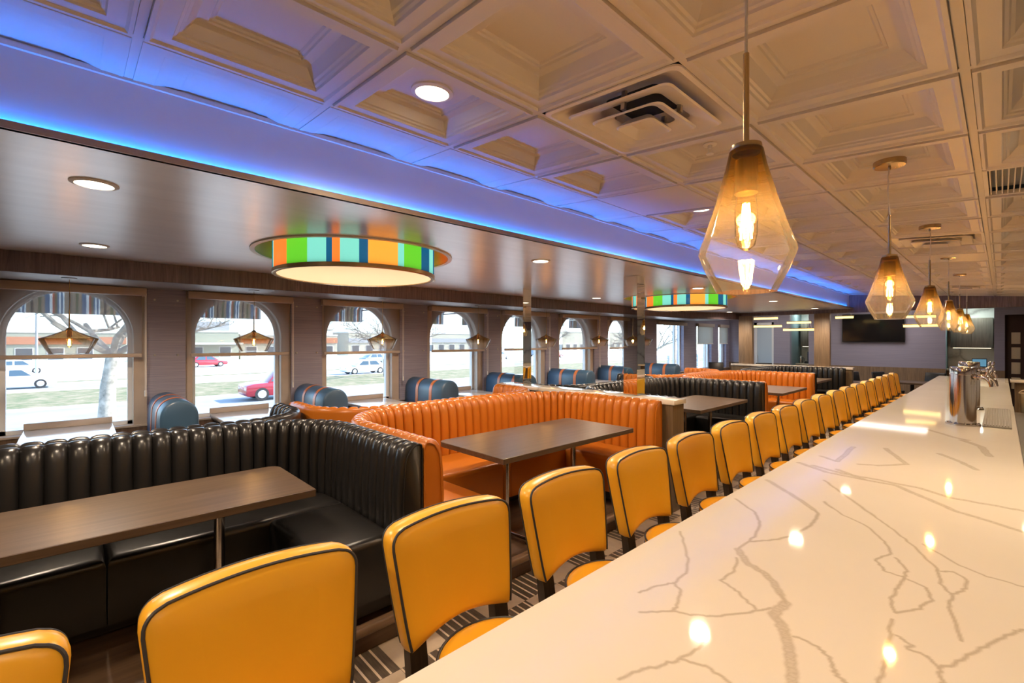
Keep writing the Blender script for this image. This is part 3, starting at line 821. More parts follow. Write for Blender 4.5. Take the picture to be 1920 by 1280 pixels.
lab_r = ['black curved booth behind the near black booth, facing the windows', 'orange curved booth behind the near orange booth, smooth back toward camera', 'black curved booth facing the windows, just past the mirrored columns', 'orange curved booth facing the windows, behind the second orange booth']
for k, (a, b, mt, _) in enumerate(spans): booth(lab_f[k], M[mt], XE, XS, a, b, .60)
for k, (a, b, mt, _) in enumerate(spans[:4]): booth(lab_r[k], M[mt], XER, XSR, a + .015, b - .015, .55, True)

def booth_table(label, x0, x1, y0, y1):
    cx, cy = (x0 + x1) / 2, (y0 + y1) / 2; hx, hy = (x1 - x0) / 2, (y1 - y0) / 2
    t = thing('booth_table', label, 'table', (cx, cy, PLAT), 0, 'dark wood booth tables')
    r = .07; P = [(hx, -hy), (hx, hy)] + [(-hx + r - r * math.sin(PI / 2 * k / 6), hy - r + r * math.cos(PI / 2 * k / 6)) for k in range(7)] + [(-hx + r - r * math.cos(PI / 2 * k / 6), -hy + r - r * math.sin(PI / 2 * k / 6)) for k in range(7)]
    MB().prism(P, .703, .743, .003, 1, 'all').build('table_top', M['table'], t)
    for s in (-1, 1):
        y = s * hy * .52
        p = MB().cyl((0, y, .03), (0, y, .70), .026, None, 20).build('pole', M['chrome'], t)
        f = MB(); f.box(-.26, .26, y - .022, y + .022, .012, .045, .010); f.box(-.20, .20, y - .05, y + .05, .688, .703)
        f.build('base_bar', M['chrome'], t)
        g = MB()
        for sx in (-1, 1): g.cyl((sx * .24, y, 0), (sx * .24, y, .014), .016, None, 10)
        g.build('glide', M['dark'], t)
booth_table('dark wood table in the near black booth', -3.22, -2.555, -.67, .95)
booth_table('dark wood table in the near orange booth', -3.11, -2.32, 2.11, 3.73)
booth_table('dark wood table in the second black booth past the low wall', -3.10, -2.37, 5.22, 6.66)
booth_table('dark wood table in the second orange booth', -3.0, -2.28, 7.80, 9.10)
booth_table('dark wood table in the farthest black booth', -3.0, -2.45, 10.35, 11.6)

# ------------------------------------------------------------------ low walls and mirrored columns
def low_wall(label, x0, x1, y0, y1):
    t = thing('low_wall', label, 'low wall', ((x0 + x1) / 2, (y0 + y1) / 2, 0)); hx, hy = (x1 - x0) / 2, (y1 - y0) / 2
    MB().box(-hx, hx - .02, -hy + .012, hy - .012, 0, 1.06).build('panel', M['endwood'], t)
    MB().box(-hx - .01, hx, -hy, hy, 1.06, 1.108, .004).build('cap', M['cap'], t)
low_wall('low wood wall with stone cap between the near orange and second black booths', -4.80, -2.20, 4.265, 4.515)
low_wall('low wood wall with stone cap behind the farthest black booth', -4.75, -2.20, 12.21, 12.40)
for lab, x0, x1, y1 in (('mirror clad column on the low wall, nearer the windows', -4.558, -4.383, 4.50), ('mirror clad column on the low wall, nearer the counter', -2.83, -2.66, 4.50)):
    t = thing('mirrored_column', lab, 'column', ((x0 + x1) / 2, 4.42, 1.108), 0, 'mirror clad columns'); hx = (x1 - x0) / 2
    MB().box(-hx + .004, hx - .004, -.071, .078, 0, SOF - 1.109).build('core', M['mirror_edge'], t)
    MB().box(-hx + .003, hx - .003, -.075, -.0715, 0, SOF - 1.109).build('mirror_panel', M['mirror'], t)
    MB().box(hx - .0035, hx, -.072, .078, 0, SOF - 1.109).build('mirror_panel', M['mirror'], t)
    MB().box(-hx, -hx + .0035, -.072, .078, 0, SOF - 1.109).build('mirror_panel', M['mirror'], t)
for lab, x0, x1 in (('pale wood post on the rear low wall, nearer the windows', -4.58, -4.26), ('pale wood post on the rear low wall, nearer the television', -2.93, -2.63)):
    o = MB().box(-(x1 - x0) / 2, (x1 - x0) / 2, -.06, .06, 0, 2.31 - 1.109, .003).build('wood_post', M['farwood'], loc=((x0 + x1) / 2, 12.31, 1.108)); tag(o, lab, 'post')

# ------------------------------------------------------------------ window benches and tables
def make_bench():
    t = thing('window_bench', 'x', 'bench', (0, 0, PLAT), 0, 'blue benches at the windows')
    x0, x1, hw, H = -6.00, -5.06, .145, 1.01
    P = []
    for k in range(17):
        a = PI * k / 16; P.append((hw * math.cos(a), H - .17 + .17 * math.sin(a) ** .85))
    P = [(hw + .015, .42)] + P + [(-hw - .015, .42)]
    def arch(xa, xb, grow=0, cap=True):
        m = MB(); n = len(P); V = []
        ring = []
        for x, g in ((xa, -.02 if cap else 0), (xa + .02 if cap else xa, 0), (xb - .025 if cap else xb, 0), (xb - .008 if cap else xb, -.008), (xb, -.022 if cap else 0)):
            V += [(x, y * (1 + (g + grow) / hw), .42 + (z - .42) * (1 + (g + grow) / .59)) for y, z in P]
        F = []
        for j in range(4):
            for k in range(n - 1): F.append((j * n + k, j * n + k + 1, (j + 1) * n + k + 1, (j + 1) * n + k))
        F.append(tuple(range(n))); F.append(tuple(4 * n + k for k in range(n))[::-1]); m.add(V, F); return m
    b = arch(x0, x1).build('backrest', M['blue'], t, ang=50)
    for xs in (-5.70, -5.36):
        arch(xs, xs + .062, .004, False).build('stripe', M['stripe'], b, ang=50)
    for s in (-1, 1):
        MB().box(x0, x1 - .02, s * (hw + .24) - .235, s * (hw + .24) + .235, .33, .47, .04, 3).build('seat_cushion', M['blue'], t, ang=50)
    MB().box(x0, x1 - .04, -.40, .40, 0, .33).build('plinth', M['valance'], t)
    return t
pb = make_bench()
BY = [.68, 2.10, 3.65, 5.19, 6.74, 8.34, 9.98]
for k, y in enumerate(BY):
    lab = '%s blue window bench from the left%s' % (ORD[k], [', seen end-on', '', '', ', partly behind the near mirrored column', ', past the near mirrored column', ', left of the second mirrored column', ', right of the second mirrored column'][k])
    if k == 0: pb.location = (0, y, PLAT); pb['label'] = lab
    else: dup(pb, (0, y, PLAT), lab)
TY = [-.04, 1.375, 2.86, 4.44, 5.97, 7.51, 9.15]
def make_wtable():
    t = thing('window_table', 'x', 'table', (0, 0, PLAT), 0, 'pale tables at the windows')
    MB().box(-6.0, -5.06, -.30, .30, .705, .742, .004).build('table_top', M['window_table'], t)
    MB().box(-6.02, -5.995, -.30, .30, .742, .80, .003).build('upstand', M['headbox'], t)
    MB().box(-5.99, -5.08, -.29, .29, .685, .705).build('apron', M['plastic'], t)
    MB().cyl((-5.40, 0, .02), (-5.40, 0, .69), .035, None, 14).build('pole', M['plastic'], t)
    MB().box(-5.65, -5.15, -.17, .17, 0, .025, .008).build('base', M['plastic'], t)
    return t
pt = make_wtable()
for k, y in enumerate(TY):
    lab = 'pale quartz window table under the %s arched window from the left' % ORD[k]
    if k == 0: pt.location = (0, y, PLAT); pt['label'] = lab
    else: dup(pt, (0, y, PLAT), lab)

# ------------------------------------------------------------------ pendants
def bulb_parts(t, z, s=1.0):
    MB().cyl((0, 0, z + .005), (0, 0, z + .055 * s), .017 * s, None, 14).build('socket', M['brass'], t)
    b = MB().lathe([(.006, -.085 * s), (.013 * s, -.078 * s), (.0165 * s, -.06 * s), (.0165 * s, -.02 * s), (.013 * s, .005)], 14, (0, 0, z), True).build('bulb', M['bulb_glass'], t, ang=60)
    f = MB()
    for k in range(4):
        a = k * PI / 2; f.tube([(.004 * s * math.cos(a), .004 * s * math.sin(a), z - .012 * s), (.008 * s * math.cos(a), .008 * s * math.sin(a), z - .068 * s)], .0016 * s, 5)
    f.build('filament', M['filament'], b)
def bar_pendant(y, label):
    zt = 1.70 + .405; x = -.37; zc = ceil_z(x) + .02
    t = thing('bar_pendant', label, 'pendant lamp', (x, y, zt), 0, 'amber glass pendants over the counter')
    prof = [(.028, 0), (.033, -.006), (.040, -.04), (.062, -.12), (.083, -.185), (.0935, -.212), (.0935, -.222), (.080, -.258), (.063, -.292), (.058, -.303)]
    MB().lathe(prof, 40, cap1=True).build('glass_shade', M['amber'], t, ang=28)
    m = MB(); m.lathe([(.012, .012), (.030, .006), (.031, -.004), (.027, -.012)], 28, cap0=True); m.build('shade_cap', M['brass'], t)
    MB().cyl((0, 0, .0), (0, 0, .20), .0062, None, 12).build('stem', M['brass'], t)
    h = zc - zt - .03; rg = random.Random(int(y * 10))
    sx, sy = rg.uniform(-.008, .008), rg.uniform(-.008, .008)
    pts = [(0, 0, .20), (sx * .3, sy * .3, .24), (sx, sy, .20 + (h - .2) * .45), (sx * .7, sy * .7, .20 + (h - .2) * .8), (0, 0, h)]
    MB().tube(pts, .0032, 6).build('cord', M['ivory'], t)
    MB().lathe([(.064, .03), (.064, .008), (.060, .003), (.006, .0), (.005, -.012)], 32, (0, 0, zc - zt - .035), True, True).build('canopy', M['brass'], t)
    bulb_parts(t, -.10, 1.35)
    light('bulb_glow', 'POINT', (x, y, zt - .16), 5.0, (1, .62, .28), shadow_soft_size=.02)
for k in range(6): bar_pendant(1.03 + 1.83 * k, ['amber glass pendant nearest the camera, large against the ceiling', 'second amber glass pendant over the counter', 'third amber glass pendant over the counter', 'fourth amber glass pendant over the counter', 'fifth amber glass pendant over the counter', 'farthest amber glass pendant over the counter'][k])
def window_pendant(y, label):
    x = -5.45; zt = 1.788
    t = thing('window_pendant', label, 'pendant lamp', (x, y, zt), 0, 'smoked glass pendants over the window tables')
    prof = [(.022, 0), (.03, -.003), (.12, -.045), (.185, -.070), (.190, -.076), (.185, -.086), (.160, -.140), (.135, -.190), (.127, -.203)]
    MB().lathe(prof, 40, cap1=True).build('glass_shade', M['amber_low'], t, ang=25)
    MB().lathe([(.008, .02), (.016, .012), (.024, .002), (.024, -.006)], 20, cap0=True).build('shade_cap', M['brass'], t)
    MB().cyl((0, 0, .01), (0, 0, .17), .005, None, 10).build('stem', M['brass'], t)
    MB().tube([(0, 0, .17), (.004, .003, .26), (0, 0, LOWS - zt - .004)], .0028, 6).build('cord', M['brass'], t)
    MB().lathe([(.05, 0), (.05, -.006), (.008, -.012)], 24, (0, 0, LOWS - zt), True, True).build('canopy', M['underside'], t)
    bulb_parts(t, -.065, 1.0)
    light('bulb_glow', 'POINT', (x, y, zt - .10), 3, (1, .6, .26), shadow_soft_size=.02)
for k, y in enumerate(TY): window_pendant(y, 'smoked glass pendant before the %s arched window from the left' % ORD[k])

# ------------------------------------------------------------------ drum lights in the soffit
def drum(x, y, label, rz):
    t = thing('ceiling_drum_light', label, 'ceiling light', (x, y, SOF), rz, 'striped drum lights')
    MB().lathe([(.742, .0), (.742, -.010), (.775, -.010), (.775, -.0005)], 72).build('flange', M['ivory'], t)
    MB().lathe([(.742, -.008), (.742, .20), (.001, .20)], 72).build('recess', M['recess'], t)
    MB().lathe([(.625, .13), (.625, -.155)], 96).build('drum_shade', M['drum'], t)
    MB().lathe([(.627, -.150), (.630, -.152), (.630, -.178), (.624, -.182), (.600, -.180), (.600, -.172)], 96).build('rim', M['brass'], t)
    MB().lathe([(.598, -.174), (.590, -.10), (.585, .13)], 72).build('liner', M['drum_in'], t)
    MB().lathe([(.585, .13), (.30, .13), (.001, .13)], 48).build('lamp_plate', M['drum_in'], t)
    MB().box(-.25, .25, -.25, .25, .10, .129, .006).build('lamp_panel', M['drum_top'], t)
    MB().lathe([(.606, .12), (.606, -.15)], 72).build('led_band', M['drum_band'], t)
    light('drum_glow', 'AREA', (x, y, SOF + .09), 9, (1, .80, .58), shape='DISK', size=.4)
drum(-3.65, 1.69, 'near striped drum light, large over the orange booth', 0)
drum(-3.55, 7.25, 'far striped drum light beyond the mirrored columns', -.682)

# ------------------------------------------------------------------ downlights
def downlight(x, y, z, label, group, power, slope=False, r=.085, warm=1):
    t = thing('downlight', label, 'downlight', (x, y, z), 0, group)
    if slope: t.rotation_euler = (0, math.atan(.07816), 0)
    MB().lathe([(r, .001), (r, -.005), (r * .80, -.009), (r * .78, -.004)], 40).build('trim_ring', M['white'], t)
    MB().lathe([(r * .79, -.005), (.001, -.006)], 32).build('lens', M['led_lens'], t)
    light('ceiling_spot', 'SPOT', (x, y, z - .02), power, (1, .75, .47) if warm == 1 else (1, .79, .58), spot_size=2.75, spot_blend=.7, shadow_soft_size=.06)
for k, y in enumerate((.06, 2.95, 6.0, 8.95, 11.6)):
    downlight(-2.76, y, SOF, '%s round downlight in the soffit row beside the bulkhead' % ORD[k], 'downlights along the soffit edge', 100, warm=.85)
for k, y in enumerate((.10, 2.96, 6.2, 8.95, 11.6)):
    downlight(-4.55, y, SOF, '%s round downlight in the soffit row above the window benches' % ORD[k], 'downlights near the valance', 95, warm=.85)
for k, j in enumerate((0, 4, 8, 12, 16)):
    x = (GX(0) + GX(1)) / 2; downlight(x, GY(j) + .305, ceil_z(x) + .069, '%s ceiling downlight in the coffer row above the stools' % ORD[k], 'downlights in the coffers beside the bulkhead', 60, True)
for k, j in enumerate((3, 7, 11, 15)):
    x = (GX(3) + GX(4)) / 2; downlight(x, GY(j) + .305, ceil_z(x) + .069, '%s ceiling downlight in the coffer row above the counter edge' % ORD[k], 'downlights in the coffers over the counter', 50, True)
for k, j in enumerate((-3, -4)):   # coffers behind the camera
    x = (GX(0) + GX(1)) / 2 if k else (GX(3) + GX(4)) / 2
    light('ceiling_spot', 'SPOT', (x, GY(j) + .3, ceil_z(x)), 66, (1, .75, .47), spot_size=2.75, spot_blend=.7, shadow_soft_size=.06)
for y in (0, 2.4, 4.9, 7.3, 9.8):  # unseen spots without fixtures, added behind the counter
    light('ceiling_spot', 'SPOT', (1.45, y, ceil_z(1.45)), 34, (1, .75, .47), spot_size=2.75, spot_blend=.7, shadow_soft_size=.06)

# LED strip in the cove on top of the soffit lip
o = MB().box(-2.293, -2.283, -2.9, 12.2, SOF + .0185, SOF + .024).build('led_strip', M['led_blue']); tag(o, 'blue light strip in the cove along the bulkhead foot', 'light strip')
light('cove_glow', 'AREA', (-2.291, 4.7, SOF + .026), 42, (.008, .20, 1), rot=(PI, 0, 0), shape='RECTANGLE', size=.012, size_y=15)

# ------------------------------------------------------------------ ceiling fittings
def diffuser(i, j, label):
    x, y = (GX(i) + GX(i + 1)) / 2, (GY(j) + GY(j + 1)) / 2
    t = thing('ceiling_diffuser', label, 'air vent', (x, y, ceil_z(x)), 0, 'square air diffusers'); t.rotation_euler = (0, math.atan(.07816), 0)
    def sq(rs, seg=6, rad=.03):
        V = []; F = []; n = 0
        for h, z in rs:
            r = min(rad, h * .3); ring = []
            for cx, cy, a0 in ((1, 1, 0), (-1, 1, PI / 2), (-1, -1, PI), (1, -1, 3 * PI / 2)):
                for k in range(seg): 
                    a = a0 + PI / 2 * k / (seg - 1); ring.append((cx * (h - r) + r * math.cos(a), cy * (h - r) + r * math.sin(a), z))
            n = len(ring); V += ring
        for q in range(len(rs) - 1):
            for k in range(n): F.append((q * n + k, q * n + (k + 1) % n, (q + 1) * n + (k + 1) % n, (q + 1) * n + k))
        return V, F, n, len(rs)
    m = MB(); V, F, n, q = sq([(.292, .0), (.292, -.006), (.275, -.008), (.262, .004), (.20, .034), (.15, .05), (.12, .056)]); m.add(V, F); m.build('frame', M['ivory'], t)
    for h, z in ((.225, -.012), (.155, -.030), (.085, -.046)):
        m = MB(); rs = [(h * .64, z + .030), (h * .80, z + .018), (h, z), (h - .006, z - .005), (h * .78, z + .012), (h * .60, z + .024)]
        V, F, n, q = sq(rs); m.add(V, F)
        if h < .1: m.add([V[(q - 1) * n + k] for k in range(n)], [tuple(range(n))])
        m.build('louvre', M['ivory'], t)
    m = MB(); m.box(-.14, .14, -.14, .14, .056, .062)
    m.build('plenum', M['hole'], t)
    for a, b in ((.15, 0), (-.15, 0), (0, .15), (0, -.15)): MB().box(a - .008, a + .008, b - .008, b + .008, -.02, .055).build('bracket', M['steel'], t)
diffuser(1, 1, 'square louvred air diffuser in the ceiling by the nearest pendant')
diffuser(2, 7, 'square air diffuser in the ceiling above the second and third pendants')
diffuser(2, 15, 'farthest square air diffuser in the ceiling')
i, j = 3, 4; x, y = (GX(i) + GX(i + 1)) / 2, (GY(j) + GY(j + 1)) / 2
t = thing('return_grille', 'slatted return air grille in the ceiling at the right edge', 'air vent', (x, y, ceil_z(x))); t.rotation_euler = (0, math.atan(.07816), 0)
MB().box(-.29, .29, -.29, .29, .045, .05).build('plenum', M['roofgrey'], t)
m = MB(); m.box(-.292, .292, -.292, -.275, -.004, .02); m.box(-.292, .292, .275, .292, -.004, .02); m.box(-.292, -.275, -.292, .292, -.004, .02); m.box(.275, .292, -.292, .292, -.004, .02); m.build('frame', M['ivory'], t)
m = MB()
for k in range(26): m.box(-.27 + .0216 * k, -.27 + .0216 * k + .005, -.28, .28, 0, .022)
m.build('slats', M['ivory'], t)
for (i, j), lab in (((1, 2), 'sprinkler head in the ceiling left of the nearest pendant'), ((1, 6), 'sprinkler head in the ceiling left of the second pendant')):
    x, y = (GX(i) + GX(i + 1)) / 2, (GY(j) + GY(j + 1)) / 2
    t = thing('sprinkler', lab, 'sprinkler', (x, y, ceil_z(x) + .069), 0, 'ceiling sprinklers')
    MB().lathe([(.032, .0), (.032, -.004), (.022, -.008), (.012, -.006)], 20).build('escutcheon', M['white'], t)
    m = MB(); m.cyl((0, 0, 0), (0, 0, -.02), .008, None, 10); m.cyl((-.01, 0, -.01), (-.006, 0, -.045), .002, None, 6); m.cyl((.01, 0, -.01), (.006, 0, -.045), .002, None, 6); m.cyl((0, 0, -.045), (0, 0, -.049), .018, None, 14)
    m.build('deflector', M['white'], t)

# ------------------------------------------------------------------ beer towers, tray, under-counter things
def tower(x, y, label):
    t = thing('beer_tower', label, 'beer tower', (x, y, BZ), 0, 'chrome beer towers')
    MB().lathe([(.098, 0), (.098, .010), (.085, .016), (.076, .018)], 40, cap0=True).build('base_flange', M['chrome'], t)
    m = MB()
    for k in range(8):
        a = 2 * PI * k / 8 + .2; m.cyl((.088 * math.cos(a), .088 * math.sin(a), .012), (.088 * math.cos(a), .088 * math.sin(a), .020), .006, None, 8)
    m.build('bolts', M['chrome'], t)
    MB().lathe([(.074, .016), (.074, .375), (.0765, .377), (.0765, .383), (.074, .385), (.074, .428), (.070, .436), (.001, .437)], 48).build('column', M['chrome'], t)
    for k, a in enumerate((-.55, 0, .55)):
        c, s = math.cos(a), math.sin(a); p = lambda r, z: (c * r, s * r, z)
        f = MB(); f.cyl(p(.07, .365), p(.13, .365), .014, None, 14); f.cyl(p(.085, .365), p(.095, .365), .021, None, 16)
        f.tube([p(.12, .37), p(.150, .362), p(.168, .335), p(.176, .300)], .0, 12, radii=[.016, .016, .013, .010])
        f = f.build('faucet', M['chrome'], t)
        h = MB(); h.tube([p(.140, .372), p(.150, .40), p(.158, .43), p(.160, .442)], .0, 10, radii=[.007, .008, .012, .006]); h.build('tap_handle', M['chrome'], f)
tower(-.198, 4.87, 'chrome beer tower on the counter, nearer the camera'); tower(-.205, 6.04, 'chrome beer tower on the counter, behind the near one')
t = thing('drip_tray', 'long steel drip tray beside the beer towers', 'drip tray', (-.018, 5.48, BZ))
MB().box(-.078, .072, -.64, .64, 0, .012, .004).build('tray', M['tray'], t)
m = MB()
for k in range(9): m.box(-.068 + .0148 * k, -.068 + .0148 * k + .0085, -.62, .62, .012, .017, .002, 1)
m.build('grid', M['tray'], t)
t = thing('bucket', 'cream plastic bucket behind the counter near its far end', 'bucket', (.27, 9.3, .72))
MB().lathe([(.085, 0), (.10, .26), (.107, .262), (.107, .27), (.098, .27)], 28, cap0=True).build('pail', M['bucket'], t)
MB().tube([(.1 * math.cos(a), 0, .262 + .055 * math.sin(a)) for a in [PI * k / 12 for k in range(13)]], .006, 6).build('handle', M['bucket'], t)
t = thing('back_bar_sink', 'stainless under-counter sink unit behind the counter', 'sink', (.42, 6.6, 0))
MB().box(-.33, .33, -2.6, 2.9, 0, .66).build('body', M['plastic'], t)
m = MB(); m.box(-.33, .33, -2.6, 2.9, .66, .70, .006); m.box(-.335, -.30, -2.6, 2.9, .70, .78, .004); m.build('rim', M['steel'], t)
m = MB()
for k in range(14): m.box(-.26, .22, -2.4 + .17 * k, -2.4 + .17 * k + .085, .70, .735, .006)
m.build('rack', M['steel'], t)
MB().box(-.16, .16, 2.15, 2.75, .70, .719, .006).build('cover', M['steel'], t)
t = thing('back_counter', 'pale back counter along the marble wall, seen in the mirror', 'counter', (2.69, 6, 0))
MB().box(-.3, .3, -5.5, 5.5, .9, .94, .004).build('slab', M['cap'], t)
MB().box(-.25, .3, -5.5, 5.5, 0, .9).build('body', M['farwood'], t)
t = thing('till_monitor', 'black till monitor on the back counter, seen in the mirrored column', 'monitor', (2.62, 10.2, .94)); t.rotation_euler = (0, 0, .35)
MB().box(-.03, .0, -.2, .2, .10, .42, .008).build('monitor', M['plastic'], t); MB().cyl((0, 0, .02), (0, 0, .2), .02).build('stand', M['plastic'], t); MB().box(-.1, .1, -.11, .11, 0, .02, .004).build('foot', M['plastic'], t)

# ------------------------------------------------------------------ rear dining area
t = thing('television', 'large black television on the lilac back wall', 'television', (-2.34, YB - .05, 2.03))
MB().box(-.665, .665, -.03, .03, -.375, .375, .008).build('cabinet', M['plastic'], t)
MB().box(-.65, .65, -.034, -.030, -.355, .36).build('screen', M['tv'], t)
MB().box(-.2, .2, .03, .048, -.2, .2).build('wall_bracket', M['steel'], t)
def led_fixture(x, y, bars, label):
    t = thing('linear_pendant', label, 'pendant lamp', (x, y, 2.62), 0, 'glowing bar pendants')
    MB().box(-.18, .18, -.03, .03, -.04, 0, .004).build('canopy', M['brass'], t)
    for dx, dz, L, a in bars:
        Rm = Matrix.Translation((dx, 0, dz)) @ Matrix.Rotation(a, 4, 'Z')
        m = MB(); m.box(-L / 2, L / 2, -.025, .025, -.028, .022, .004, 1, Rm); b = m.build('bar', M['led_bar'], t)
        m = MB(); m.box(-L / 2 - .012, L / 2 + .012, -.028, .028, .022, .036, .002, 1, Rm); m.build('housing', M['brass'], b)
        w = MB()
        for s in (-.4, .4):
            p = Rm @ Vector((s * L, 0, .03)); w.tube([p, (p.x * .5, p.y * .5, -.04)], .0015, 4)
        w.build('wire', M['steel'], b)
led_fixture(-4.45, 14.0, [(-.07, -.31, .62, 0), (-.02, -.53, .72, 0)], 'pair of glowing bars hanging left in the rear opening')
led_fixture(-3.70, 14.0, [(0, -.445, .56, 0), (0, -.635, .74, 0)], 'pair of glowing bars hanging right in the rear opening')
led_fixture(-1.15, 13.4, [(-.06, -.40, .5, .2), (-.04, -.60, .62, -.15)], 'glowing bars hanging behind the far pendants')
led_fixture(-2.62, 13.6, [(0, -.36, .36, 0)], 'single small glowing bar before the television')
def alcove(x0, x1, yb, label_c, label_k):
    w = x1 - x0; cx = (x0 + x1) / 2
    t = thing('wall_cabinet', label_c, 'cabinet', (cx, yb - .17, 1.52))
    m = MB(); m.box(-w / 2 + .06, w / 2 - .01, -.17, .17, 0, .72); m.build('carcass', M['greywood'], t)
    for s in (-1, 1):
        c = (w - .07) / 4 * s + .025
        MB().box(c - (w - .07) / 4 + .004, c + (w - .07) / 4 - .004, -.19, -.171, .0, .72, .003).build('cabinet_door', M['greywood'], t)
    MB().box(-w / 2 + .1, w / 2 - .05, -.10, -.07, -.018, -.004).build('under_light', emit('cabinet_led', (1, .85, .55), 2.0), t)
    k = thing('serving_counter', label_k, 'counter', (cx, yb - .3, 0))
    MB().box(-w / 2, w / 2, -.30, .29, .96, 1.0, .003).build('slab', M['cap'], k); MB().box(-w / 2, w / 2, -.26, .29, 0, .96).build('body', M['farwood'], k)
alcove(-4.295, -3.825, 16.54, 'grey wood wall cabinet in the left serving alcove', 'counter in the left serving alcove')
alcove(-.925, -.115, 16.19, 'grey wood wall cabinet in the right serving alcove', 'counter in the right serving alcove')
light('alcove_glow', 'AREA', (-.5, 15.7, 2.55), 9, (.85, 1, .92), size=.4); light('alcove_glow', 'AREA', (-4.05, 16.0, 2.55), 6, (.85, 1, .95), size=.3)
light('rear_room_glow', 'AREA', (-2.0, 14.2, 2.58), 26, (1, .86, .80), size=1.6); light('rear_room_glow', 'AREA', (-4.6, 14.2, 2.58), 14, (1, .9, .85), size=1.0)
t = thing('till_screen', 'till with a blue lit screen in the right serving alcove', 'till', (-.36, 15.85, 1.0))
MB().box(-.13, .13, -.02, .02, .06, .26, .006).build('monitor', M['plastic'], t); MB().box(-.118, .118, -.024, -.020, .075, .245).build('screen', M['screen'], t); MB().box(-.2, .2, -.12, .1, 0, .06, .01).build('drawer', M['plastic'], t)
t = thing('till_screen', 'dark till at the right of the left serving alcove', 'till', (-3.93, 16.1, 1.0))
MB().box(-.09, .09, -.02, .02, .04, .36, .006).build('monitor', simple('till_blue_grey', (.05, .07, .14), .3), t); MB().box(-.15, .09, -.1, .1, 0, .07, .01).build('drawer', M['plastic'], t)
t = thing('coffee_flask', 'pale coffee flask on the left alcove counter', 'flask', (-4.2, 16.1, 1.0))
MB().lathe([(.05, 0), (.055, .16), (.04, .2), (.025, .22)], 20, cap0=True, cap1=True).build('body', M['steel'], t); MB().tube([(.05, 0, .04), (.09, 0, .08), (.08, 0, .16), (.045, 0, .18)], .008, 6).build('handle', M['plastic'], t)

def make_chair():
    t = thing('dining_chair', 'x', 'chair', (0, 0, 0), 0, 'dark chairs in the rear dining area')
    MB().box(-.21, .21, -.21, .21, .42, .48, .02).build('seat', M['black'], t)
    m = MB(); m.box(-.205, .205, -.025, .025, 0, .42, .022, 3, Matrix.Translation((0, .21, .50)) @ Matrix.Rotation(-.17, 4, 'X')); m.build('backrest', M['black'], t)
    for a in (-1, 1):
        for b in (-1, 1): MB().cyl((a * .18, b * .18, .43), (a * .20, b * .21, 0), .018, .013, 8).build('leg', M['stool_wood'], t)
    return t
pc = make_chair()
CH = [(-2.85, 13.7, PI, 'dark dining chair just past the end of the rear low wall'), (-2.30, 14.1, 1.2, 'left dark dining chair of the pair below the television'), (-1.88, 14.55, 1.1, 'right dark dining chair of the pair below the television'),
      (-1.2, 14.9, -.4, 'dark dining chair against the dado right of the television'), (-.98, 13.4, -1.5, 'front dark dining chair beside the far end of the counter'), (-.86, 13.9, -1.5, 'rear dark dining chair beside the far end of the counter')]
for k, (x, y, a, lab) in enumerate(CH):
    if k == 0: pc.location = (x, y, 0); pc.rotation_euler = (0, 0, a); pc['label'] = lab
    else: dup(pc, (x, y, 0), lab, None, a)
def cafe_table(x, y, label, hx=.38, hy=.4):
    t = thing('dining_table', label, 'table', (x, y, 0), 0, 'dark tables in the rear dining area')
    MB().box(-hx, hx, -hy, hy, .71, .75, .004).build('table_top', M['table'], t)
    MB().cyl((0, 0, .02), (0, 0, .71), .035).build('pole', M['plastic'], t); MB().box(-.28, .28, -.03, .03, 0, .03, .008).build('base', M['plastic'], t); MB().box(-.03, .03, -.28, .28, 0, .03, .008).build('base', M['plastic'], t)
cafe_table(-2.15, 13.0, 'dark dining table past the end of the rear low wall', .5, .35); cafe_table(-1.40, 13.95, 'dark dining table right of the television, beyond the stools', .42, .4)
for k, (x, y) in enumerate(((-5.6, 13.3), (-5.05, 13.6), (-4.5, 13.9))):
    dup(pc, (x, y, .15), ['left', 'middle', 'right'][k] + ' dark dining chair by the white shaded windows', None, .4)

# ------------------------------------------------------------------ outside
GZ = -1.8
def ground(name, mat, x0, x1, dz, label):
    m = MB(); m.box(x0, x1, -70, 160, GZ - .3, GZ + dz); struct(name, m, mat, label, 'ground', smooth=False)
ground('near_pavement', M['kerb'], -25.5, -6.3, .02, 'pale pavement outside the windows')
ground('near_road', M['asphalt'], -33, -25.5, 0, 'near carriageway outside the windows')
ground('median_grass', M['grass'], -44, -33, .08, 'winter grass median between the carriageways')
ground('far_road', M['asphalt'], -51.5, -44, 0, 'far carriageway beyond the median')
ground('verge_grass', M['grass'], -54, -51.5, .08, 'thin grass verge beyond the far carriageway')
ground('parking_lot', M['parking'], -260, -54, .02, 'pale car park beyond the street')
m = MB()
for x in (-25.6, -33.0, -44.0, -51.5): m.box(x - .12, x + .12, -70, 160, GZ - .2, GZ + .13)
struct('kerbs', m, M['kerb'], 'concrete kerbs along the street', 'kerb', smooth=False)

